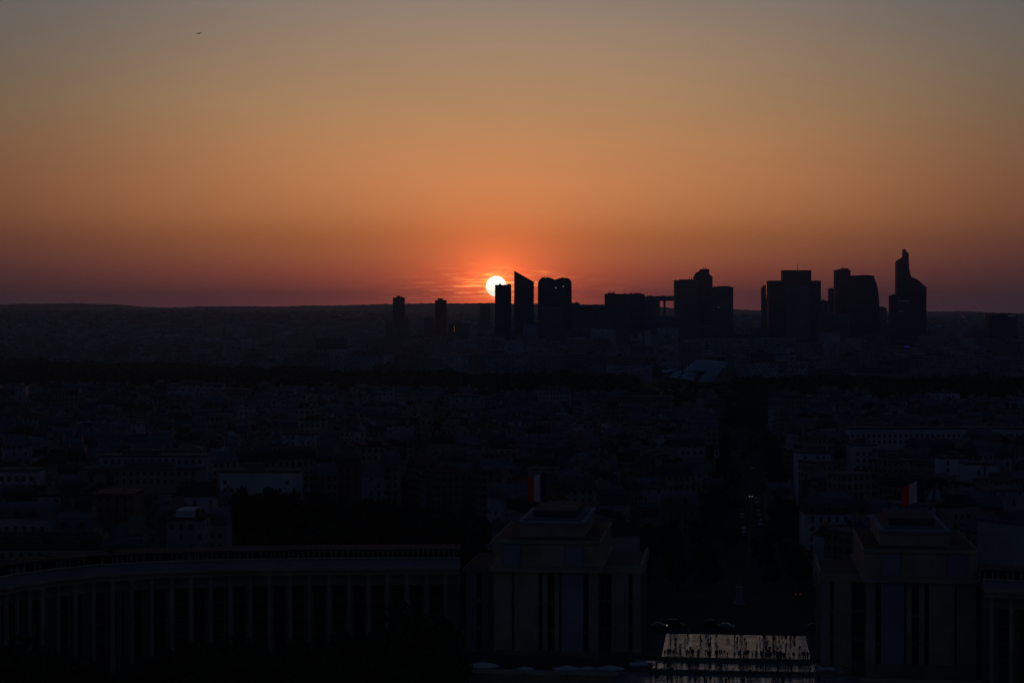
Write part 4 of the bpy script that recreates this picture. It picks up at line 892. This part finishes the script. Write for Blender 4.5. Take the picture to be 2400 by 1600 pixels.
for (p0, p1, yt, D, m_, lab) in ((935, 958, 746, 4650, 'tower_grey', 'short block at the foot of the farthest left slab tower'), (994, 1018, 745, 4900, 'tower_grey', 'short block just left of the second slab tower'), (1226, 1262, 758, 4400, 'tower_pale', 'pale low block between slanted tower and twin tower'),
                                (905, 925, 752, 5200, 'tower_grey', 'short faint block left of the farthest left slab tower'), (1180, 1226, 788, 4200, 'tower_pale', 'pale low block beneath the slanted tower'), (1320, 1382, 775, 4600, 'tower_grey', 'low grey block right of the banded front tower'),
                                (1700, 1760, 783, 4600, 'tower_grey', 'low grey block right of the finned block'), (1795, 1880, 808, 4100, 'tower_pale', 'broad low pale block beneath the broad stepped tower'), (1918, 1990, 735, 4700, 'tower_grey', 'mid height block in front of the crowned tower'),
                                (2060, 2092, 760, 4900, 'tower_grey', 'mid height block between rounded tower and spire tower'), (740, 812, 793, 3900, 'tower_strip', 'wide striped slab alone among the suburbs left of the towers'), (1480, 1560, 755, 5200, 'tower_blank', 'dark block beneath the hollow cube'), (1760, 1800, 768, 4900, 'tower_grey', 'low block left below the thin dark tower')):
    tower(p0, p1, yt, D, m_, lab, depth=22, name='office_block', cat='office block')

# the building of glass sails in the park
def sails():
    D = 2300; c = at(1610, 760, D); zb = gh(1610, D) - 1; r_ = thing('glass_sail_building', 'building of blue glass sails rising from the dark park', 'building', (c.x, c.y, zb))
    gl = mat('sail_glass', (.24, .36, .46), .5, .3, var=.15, vscale=.03); gl2 = mat('sail_frit', (.42, .48, .54), .6, .2)
    def P3(px, py, dd=0): p = at(px, py, D + dd); return Vector((p.x - c.x, p.y - c.y, p.z - zb))
    def sail(pts, m_, bulge=6, n=8):       # quad: lower left, lower right, upper right, upper left
        a, b_, d_, e = [P3(*p) for p in pts]; mb = MB()
        def q(u, v): p = a.lerp(b_, u).lerp(e.lerp(d_, u), v); return p + Vector((0, -math.sin(u * math.pi) * math.sin(v * math.pi) * bulge, math.sin(u * math.pi) * bulge * .35))
        for i in range(n):
            for j in range(n): mb.face([q(i / n, j / n), q((i + 1) / n, j / n), q((i + 1) / n, (j + 1) / n), q(i / n, (j + 1) / n)])
        o = mb.build('glass_sail', m_, r_, smooth=True, weld=True); s = o.modifiers.new('t', 'SOLIDIFY'); s.thickness = .5; s.offset = 1
        mb = MB()
        for i in range(0, n + 1, 2):
            for j in range(n): mb.tube(q(i / n, j / n) + Vector((0, -.4, .2)), q(i / n, (j + 1) / n) + Vector((0, -.4, .2)), .25, .25, 4)
        mb.build('rib', M['metal'], o)
    sail([(1634, 899, -20), (1670, 894, -20), (1707, 851, 30), (1656, 869, 8)], gl, 3)
    sail([(1598, 872, 10), (1664, 873, 5), (1707, 850, 50), (1630, 845, 50)], gl, 4)
    sail([(1592, 889, -10), (1626, 894, -12), (1634, 873, 8), (1603, 873, 8)], gl, 2)
    sail([(1568, 886, 0), (1590, 888, 0), (1600, 870, 20), (1580, 869, 18)], gl2, 2)
    sail([(1554, 874, 0), (1566, 874, 5), (1592, 863, 20), (1552, 868, 14)], gl2, 1)
    sail([(1513, 884, -5), (1528, 886, -5), (1529, 874, 14), (1526, 873, 12)], gl2, 1)
    mb = MB(); a, b_ = P3(1530, 890), P3(1660, 894); mb.box(a.x + 14, b_.x - 8, 6, 40, -2, 9); mb.build('core_block', M['stone_dark'], r_)
sails()

# ------------------------------------------------------------------ cars
def car_parts(color, van=False):
    hh = 1.95 if van else 1.45; prof = [(-2.15, .35), (-2.2, .75), (-2.05, hh - .12), (-1.7, hh), (.6 if van else .35, hh), (1.25, .95), (2.0, .82), (2.2, .6), (2.15, .35)] if van else [(-2.15, .35), (-2.2, .85), (-1.9, .95), (-1.2, hh), (.3, hh), (1.1, .95), (2.0, .8), (2.18, .55), (2.12, .35)]
    mb = MB()
    for s in (-1, 1):
        pts = [(x, s * (.86 if z < 1 else .70), z) for x, z in prof]; mb.face(pts if s < 0 else pts[::-1])
    for (x0, z0), (x1, z1) in zip(prof, prof[1:] + prof[:1]):
        y0, y1 = (.86 if z0 < 1 else .70), (.86 if z1 < 1 else .70); mb.face([(x0, -y0, z0), (x0, y0, z0), (x1, y1, z1), (x1, -y1, z1)])
    m_ = bpy.data.materials.get('paint_' + color[0]) or mat('paint_' + color[0], color[1], .5, .2); body = mb.build('body', m_)
    mb = MB()
    for s in (-1, 1):
        q = [(-1.2, s * .80, 1.0), (.85, s * .80, 1.0), (.25, s * .735, hh - .1), (-1.05, s * .735, hh - .1)]; mb.face(q if s < 0 else q[::-1])
    mb.face([(1.12, -.62, 1.0), (1.12, .62, 1.0), (.42, .58, hh - .06), (.42, -.58, hh - .06)])
    win = mb.build('windows', M['glassdark']); W_ = []
    for sx in (-1.35, 1.35):
        for s in (-1, 1):
            mb = MB(); mb.tube((sx, s * .72, .32), (sx, s * .92, .32), .32, .32, 10); mb.tube((sx, s * .90, .32), (sx, s * .93, .32), .18, .16, 8, 1); W_.append(mb.build('wheel', [M['slate'], M['metal']]))
    H_ = []
    for s in (-1, 1):
        mb = MB(); mb.box(2.1, 2.22, s * .62 - .14, s * .62 + .14, .55, .72); H_.append(mb.build('headlight', M['sign_pale']))
    for s in (-1, 1):
        mb = MB(); mb.box(-2.24, -2.17, s * .65 - .12, s * .65 + .12, .7, .88); H_.append(mb.build('tail_light', M['pot']))
    return body, win, W_, H_
CARS = {}
def car(x, y, z, rz, color, label, group, van=False, lit=None):
    key = (color[0], van)
    if key not in CARS:
        r0 = bpy.data.objects.new('parked_car', None); col.objects.link(r0); b_, w_, ws, hs = car_parts(color, van)
        for o in [b_, w_] + ws + hs: o.parent = r0
        CARS[key] = r0; r_ = r0
    else: r_ = copy_tree(CARS[key])
    r_.location = (x, y, z); r_.rotation_euler = (0, 0, rz); tag(r_, label, 'car', group)
    for o in r_.children:
        st_ = o.name.split('.')[0]
        if (lit == 'head' and st_ == 'headlight') or (lit == 'tail' and st_ == 'tail_light'):
            o.data = o.data.copy(); o.data.materials[0] = M['head'] if lit == 'head' else M['tail']
    return r_
BL, WH, GR, RD = ('black', (.02, .02, .022)), ('white', (.42, .42, .43)), ('silver', (.32, .33, .34)), ('red', (.25, .02, .02))
g_ = 'cars on the road behind the esplanade'
for px, D, c_, van, rz, lab, lit in ((1584, 531, BL, True, .15, 'dark van on the road behind the esplanade, second from left', None), (1545, 529, GR, False, .1, 'silver car at the left end of the road behind the esplanade', 'head'),
                                     (1670, 530, BL, True, 0, 'dark van on the road at the middle of the esplanade', None), (1704, 528, WH, False, -.1, 'white car just right of the middle dark van', None), (1914, 527, BL, False, 0, 'dark car near the right pavilion on the road', None)):
    p = at(px, 760, D); car(p.x, p.y, -.04, rz - PA, c_, lab, g_, van, lit)
ga = 'parked cars along the avenue'
for k, (px, py) in enumerate([(1735.7, 1184), (1736.5, 1192), (1737, 1201), (1738, 1209), (1740, 1217), (1741.5, 1229), (1743, 1242), (1743, 1252), (1743.5, 1262)]):
    p = gpt(px, py); car(p.x, p.y, -.03, math.pi / 2, (WH, GR, BL)[k % 3], '%s car parked on the left side of the avenue, %s' % ((WH, GR, BL)[k % 3][0], ['farthest', 'second farthest', 'third farthest', 'fourth farthest', 'middle one', 'fourth from near end', 'third from near end', 'second from near end', 'nearest'][k]), ga)
for k, (px, py) in enumerate([(1772, 1172), (1773.5, 1181), (1775, 1191), (1776.5, 1201), (1778, 1211), (1779.5, 1217), (1781, 1223), (1782, 1233)]):
    p = gpt(px, py); car(p.x, p.y, -.03, math.pi / 2, (GR, WH, BL)[k % 3], '%s car parked on the right side of the avenue, %s' % ((GR, WH, BL)[k % 3][0], ['farthest', 'second farthest', 'third farthest', 'fourth farthest', 'fourth from near end', 'third from near end', 'second from near end', 'nearest'][k]), ga)
for px, py, lab, lit in ((1758.5, 1165, 'approaching car with lit headlights in the middle of the avenue', 'head'), (1757, 1051, 'far approaching car with lit headlights at the avenue end', 'head'), (1764, 1100, 'departing car on the far avenue', 'tail')):
    p = gpt(px, py); car(p.x, p.y, -.03, -math.pi / 2 if lit == 'head' else math.pi / 2, GR, lab, 'cars driving on the avenue', False, lit)
p = at(1731, 760, 590); car(p.x, p.y, -.03, -math.pi / 2, BL, 'car with lit headlights leaving the avenue behind the statue', 'cars driving on the avenue', False, 'head')
p = at(1869, 760, 588); car(p.x, p.y, -.03, math.pi / 2, BL, 'dark car with red tail lights right of the statue', 'cars driving on the avenue', False, 'tail')

# street lamps
def lamp_proto():
    r_ = bpy.data.objects.new('street_lamp', None); col.objects.link(r_); mb = MB(); mb.tube((0, 0, 0), (0, 0, 7.5), .11, .06); mb.tube((0, 0, 0), (0, 0, .9), .2, .14); mb.tube((0, 0, 7.4), (1.3, 0, 7.9), .05, .04); mb.build('post', M['metal'], r_)
    mb = MB(); mb.box(.95, 1.75, -.16, .16, 7.82, 7.98); mb.build('lamp_head', M['metal'], r_); return r_
LP = lamp_proto()
for k, (px, D, lab) in enumerate(((1520, 560, 'unlit street lamp at the left of the place behind the esplanade'), (1610, 575, 'unlit street lamp left of the statue'), (1700, 578, 'unlit street lamp close left of the statue'), (1800, 576, 'unlit street lamp right of the statue'), (1880, 562, 'unlit street lamp near the right pavilion'))):
    o = LP if k == 0 else copy_tree(LP); p = at(px, 760, D); o.location = (p.x, p.y, -.05); tag(o, lab, 'street lamp', 'street lamps round the place')

# ------------------------------------------------------------------ skinned figures
def skin(name, verts, edges, radii, mats, pick=None, sub=1):
    me = bpy.data.meshes.new(name); me.from_pydata(verts, edges, []); o = bpy.data.objects.new(name, me); col.objects.link(o)
    m_ = o.modifiers.new('s', 'SKIN'); m_.use_smooth_shade = True
    for i, r_ in enumerate(radii): me.skin_vertices[0].data[i].radius = (r_, r_) if not isinstance(r_, tuple) else r_
    me.skin_vertices[0].data[0].use_root = True
    if sub: u = o.modifiers.new('u', 'SUBSURF'); u.levels = sub
    dg = bpy.context.evaluated_depsgraph_get(); out = bpy.data.meshes.new_from_object(o.evaluated_get(dg)); bpy.data.objects.remove(o)
    out.materials.clear()
    for m2 in mats: out.materials.append(m2)
    if pick:
        for f in out.polygons: f.material_index = pick(f.center)
    return out
SKIN = mat('skin', (.45, .28, .2), .6, .2); HAIR = mat('hair', (.03, .02, .015), .7, .2)
CL = [('dark', (.02, .02, .025)), ('navy', (.02, .03, .07)), ('grey', (.10, .10, .11)), ('pale', (.45, .44, .42)), ('red', (.3, .03, .03)), ('black', (.012, .012, .012))]
CLM = [mat('cloth_' + n_, c_, .85, .1) for n_, c_ in CL]
def person_mesh(pose, top, leg):
    st = {'standing': (0.0, .10, .02), 'walking': (.22, .14, .10), 'photographing': (0.0, .10, .30), 'waving': (.05, .12, .02)}[pose]; sw = st[0]
    V = [(0, 0, .95), (0, 0, 1.15), (0, 0, 1.38), (0, 0, 1.50), (0, -.01, 1.60), (0, -.01, 1.70),        # pelvis, waist, chest, neck, head, crown
         (.10, sw * .4, .88), (.11, sw, .50), (.11, sw * .8 + .02, .09), (.11, sw * .8 - .14, .04), (-.10, -sw * .4, .88), (-.11, -sw * .7, .50), (-.11, -sw + .05, .10), (-.11, -sw - .09, .04),
         (.19, 0, 1.40), (.24, .03, 1.14), (.25, -.05, .90), (.25, -.08, .80), (-.19, 0, 1.40), (-.24, .03, 1.14), (-.25, -.05, .90), (-.25, -.08, .80), (0, -.11, 1.62)]
    if pose == 'photographing': V[15:18] = [(.24, -.12, 1.20), (.10, -.34, 1.45), (.05, -.38, 1.52)]; V[19:22] = [(-.24, -.12, 1.20), (-.10, -.34, 1.45), (-.05, -.38, 1.52)]
    if pose == 'waving': V[15:18] = [(.34, -.02, 1.55), (.36, -.05, 1.82), (.36, -.05, 1.92)]
    if pose == 'walking': V[16:18] = [(.25, -.18, .93), (.25, -.24, .84)]; V[20:22] = [(-.25, .10, .90), (-.25, .12, .80)]
    E = [(0, 1), (1, 2), (2, 3), (3, 4), (4, 5), (0, 6), (6, 7), (7, 8), (8, 9), (0, 10), (10, 11), (11, 12), (12, 13), (2, 14), (14, 15), (15, 16), (16, 17), (2, 18), (18, 19), (19, 20), (20, 21)]
    V = V[:22]
    Rr = [(.16, .12), (.14, .11), (.18, .12), .06, .095, .085, .10, .07, .045, .04, .10, .07, .045, .04, .07, .05, .038, .042, .07, .05, .038, .042]
    def pick(c):
        if c.z > 1.66 or (c.z > 1.56 and c.y > .01 and abs(c.x) < .12): return 1
        if c.z > 1.47 and abs(c.x) < .13 and c.y > -.16: return 0
        if c.z < .95 and abs(c.x) > .2: return 0
        return 3 if c.z < .96 else 2
    return skin('person', V, E, Rr, [SKIN, HAIR, CLM[top], CLM[leg]], pick)
PM = []
for k, (pose, tp, lg) in enumerate([('standing', 0, 1), ('standing', 2, 5), ('walking', 1, 0), ('walking', 3, 1), ('photographing', 5, 0), ('standing', 3, 0), ('walking', 4, 5), ('waving', 0, 0), ('photographing', 2, 1), ('standing', 5, 5)]):
    PM.append((person_mesh(pose, tp, lg), '%s top' % CL[tp][0] if tp != 3 else 'pale top', pose, CL[lg][0]))
rp = random.Random(21)
def put_person(u, v, z, where):
    me, a, pose, lg = rp.choice(PM); p = PF(u, v, z); o = bpy.data.objects.new('person', me); col.objects.link(o); o.location = p; o.rotation_euler = (0, 0, rp.uniform(0, 6.28)); s = rp.uniform(.93, 1.08); o.scale = (s * rp.uniform(1, 1.15), s * 1.05, s)
    side = 'left part' if u < -7 else 'right part' if u > 8 else 'middle'
    tag(o, '%s person in %s and %s trousers, %s, %s' % (pose, a, lg, where, side), 'person', 'people on the esplanade and terraces')
for k in range(80): put_person(rp.uniform(-17.5, 18.0), 485.5 + rp.random() ** 1.6 * 3.0, .02, 'at the upper step')
for k in range(84):
    c_ = rp.choice([-15, -12.5, -6, 1, 7.5, 9, 11, 14]); put_person(c_ + rp.gauss(0, 1.3), rp.uniform(487, 519), .02, 'on the upper esplanade')
for k in range(56): put_person(rp.uniform(-20, 22), 472.2 + rp.random() ** 1.6 * 11, -.6, 'on the middle terrace')
for k in range(72): put_person(rp.uniform(-20, 21), 456 + rp.random() ** .8 * 14, -1.2, 'on the lowest terrace')

# equestrian statue
def statue():
    p = at(1734, 760, 572); r_ = thing('equestrian_statue', 'equestrian statue on a pale pedestal beyond the esplanade road', 'statue', (p.x, p.y, -.05)); mb = MB(); mb.box(-1.5, 1.5, -2.2, 2.2, 0, .6); mb.box(-.85, .85, -1.5, 1.5, .6, 4.6); mb.box(-1.0, 1.0, -1.7, 1.7, 4.6, 4.95); mb.build('pedestal', M['stone_blue'], r_)
    V = [(0, 0, 1.5), (0, -.7, 1.55), (0, -1.15, 2.1), (0, -1.4, 2.5), (0, -1.75, 2.3), (0, .7, 1.5), (0, 1.05, 1.2), (0, 1.15, .7),
         (.25, -.8, .8), (.25, -.85, .05), (-.25, -.9, .85), (-.25, -1.15, .45), (.25, .7, .85), (.25, .95, .45), (.25, .85, .05), (-.25, .6, .85), (-.25, .85, .45), (-.25, .7, .05)]
    E = [(0, 1), (1, 2), (2, 3), (3, 4), (0, 5), (5, 6), (6, 7), (1, 8), (8, 9), (1, 10), (10, 11), (5, 12), (12, 13), (13, 14), (5, 15), (15, 16), (16, 17)]
    o = bpy.data.objects.new('horse', skin('horse', V, E, [.42, .42, .25, .2, .12, .42, .08, .05, .13, .08, .13, .08, .18, .1, .07, .18, .1, .07], [M['metal']])); col.objects.link(o); o.parent = r_; o.location = (0, 0, 4.95); o.scale = (1.15,) * 3
    V = [(0, .05, 1.95), (0, .0, 2.35), (0, -.02, 2.7), (0, -.02, 2.9), (0, -.04, 3.1), (.3, -.1, 1.85), (.42, -.25, 1.35), (.42, -.4, 1.1), (-.3, -.1, 1.85), (-.42, -.25, 1.35), (-.42, -.4, 1.1), (.3, -.05, 2.6), (.35, -.35, 2.3), (.1, -.6, 2.25), (-.3, -.05, 2.6), (-.35, -.35, 2.3), (-.1, -.6, 2.25)]
    E = [(0, 1), (1, 2), (2, 3), (3, 4), (0, 5), (5, 6), (6, 7), (0, 8), (8, 9), (9, 10), (2, 11), (11, 12), (12, 13), (2, 14), (14, 15), (15, 16)]
    o = bpy.data.objects.new('rider', skin('rider', V, E, [.24, .2, .24, .08, .14, .16, .1, .07, .16, .1, .07, .1, .07, .05, .1, .07, .05], [M['metal']])); col.objects.link(o); o.parent = r_; o.location = (0, 0, 4.95); o.scale = (1.15,) * 3
statue()

# airliner high in the sky
def airliner():
    D = 9000; p = at(468, 78.5, D); r_ = thing('aeroplane', 'tiny dark aeroplane alone in the upper left sky', 'aeroplane', p); m_ = mat('aeroplane_paint', (.12, .12, .13), .5, .3)
    mb = MB(); st_ = [(-11, .2), (-9.5, .9), (-6, 1.35), (5, 1.35), (9, .8), (12, .15)]
    for (a, r0), (c, r1) in zip(st_, st_[1:]): mb.tube((a, 0, 0), (c, 0, 0), r0, r1, 10)
    mb.build('fuselage', m_, r_)
    for s in (-1, 1):
        mb = MB(); q = [(-3, s * 1.0, -.3), (2.2, s * 1.0, -.3), (4.6, s * 11, 1.0), (3.2, s * 11, 1.0)]; q = q if s > 0 else q[::-1]; mb.face(q); mb.face([(a, c, e + .35) for a, c, e in q][::-1])
        for i in range(4): j = (i + 1) % 4; mb.face([q[i], q[j], (q[j][0], q[j][1], q[j][2] + .35), (q[i][0], q[i][1], q[i][2] + .35)][::-1])
        mb.build('wing', m_, r_); mb = MB(); mb.tube((-2.2, s * 4.2, -1.1), (1.0, s * 4.2, -1.1), .75, .55, 8); mb.build('engine', m_, r_)
        mb = MB(); mb.prism([(8.6, s * .3), (10.8, s * .3), (11.6, s * 3.6), (10.8, s * 3.6)][::s], .5, .7, bot=True); mb.build('tailplane', m_, r_)
    mb = MB(); mb.face([(7.6, -.12, .9), (10.9, -.12, .9), (12.2, -.12, 4.6), (10.8, -.12, 4.6)]); mb.face([(7.6, .12, .9), (10.8, .12, 4.6), (12.2, .12, 4.6), (10.9, .12, .9)]); mb.build('fin', m_, r_)
    r_.rotation_euler = (R(10), R(14), R(38) + math.pi); r_.scale = (1.15,) * 3
airliner()

# ------------------------------------------------------------------ haze
HAZE_DENS = 4.8e-5
mb = MB(); mb.box(-30000, 30000, -1500, 22000, -260, 262); hz = mb.build('haze', [], weld=True)
hm = bpy.data.materials.new('haze_air'); hm.use_nodes = True; hm.node_tree.nodes.clear(); q = NB(hm.node_tree); pv = q.n('ShaderNodeVolumePrincipled'); pv.inputs['Color'].default_value = (.28, .60, 1.0, 1)
pv.inputs['Density'].default_value = HAZE_DENS; pv.inputs['Anisotropy'].default_value = .56; o_ = q.n('ShaderNodeOutputMaterial'); hm.node_tree.links.new(pv.outputs[0], o_.inputs['Volume'])
hz.data.materials.append(hm); tag(hz, 'thin evening haze over the whole city', kind='stuff')
print('objects', len(bpy.data.objects), 'specs', len(specs))
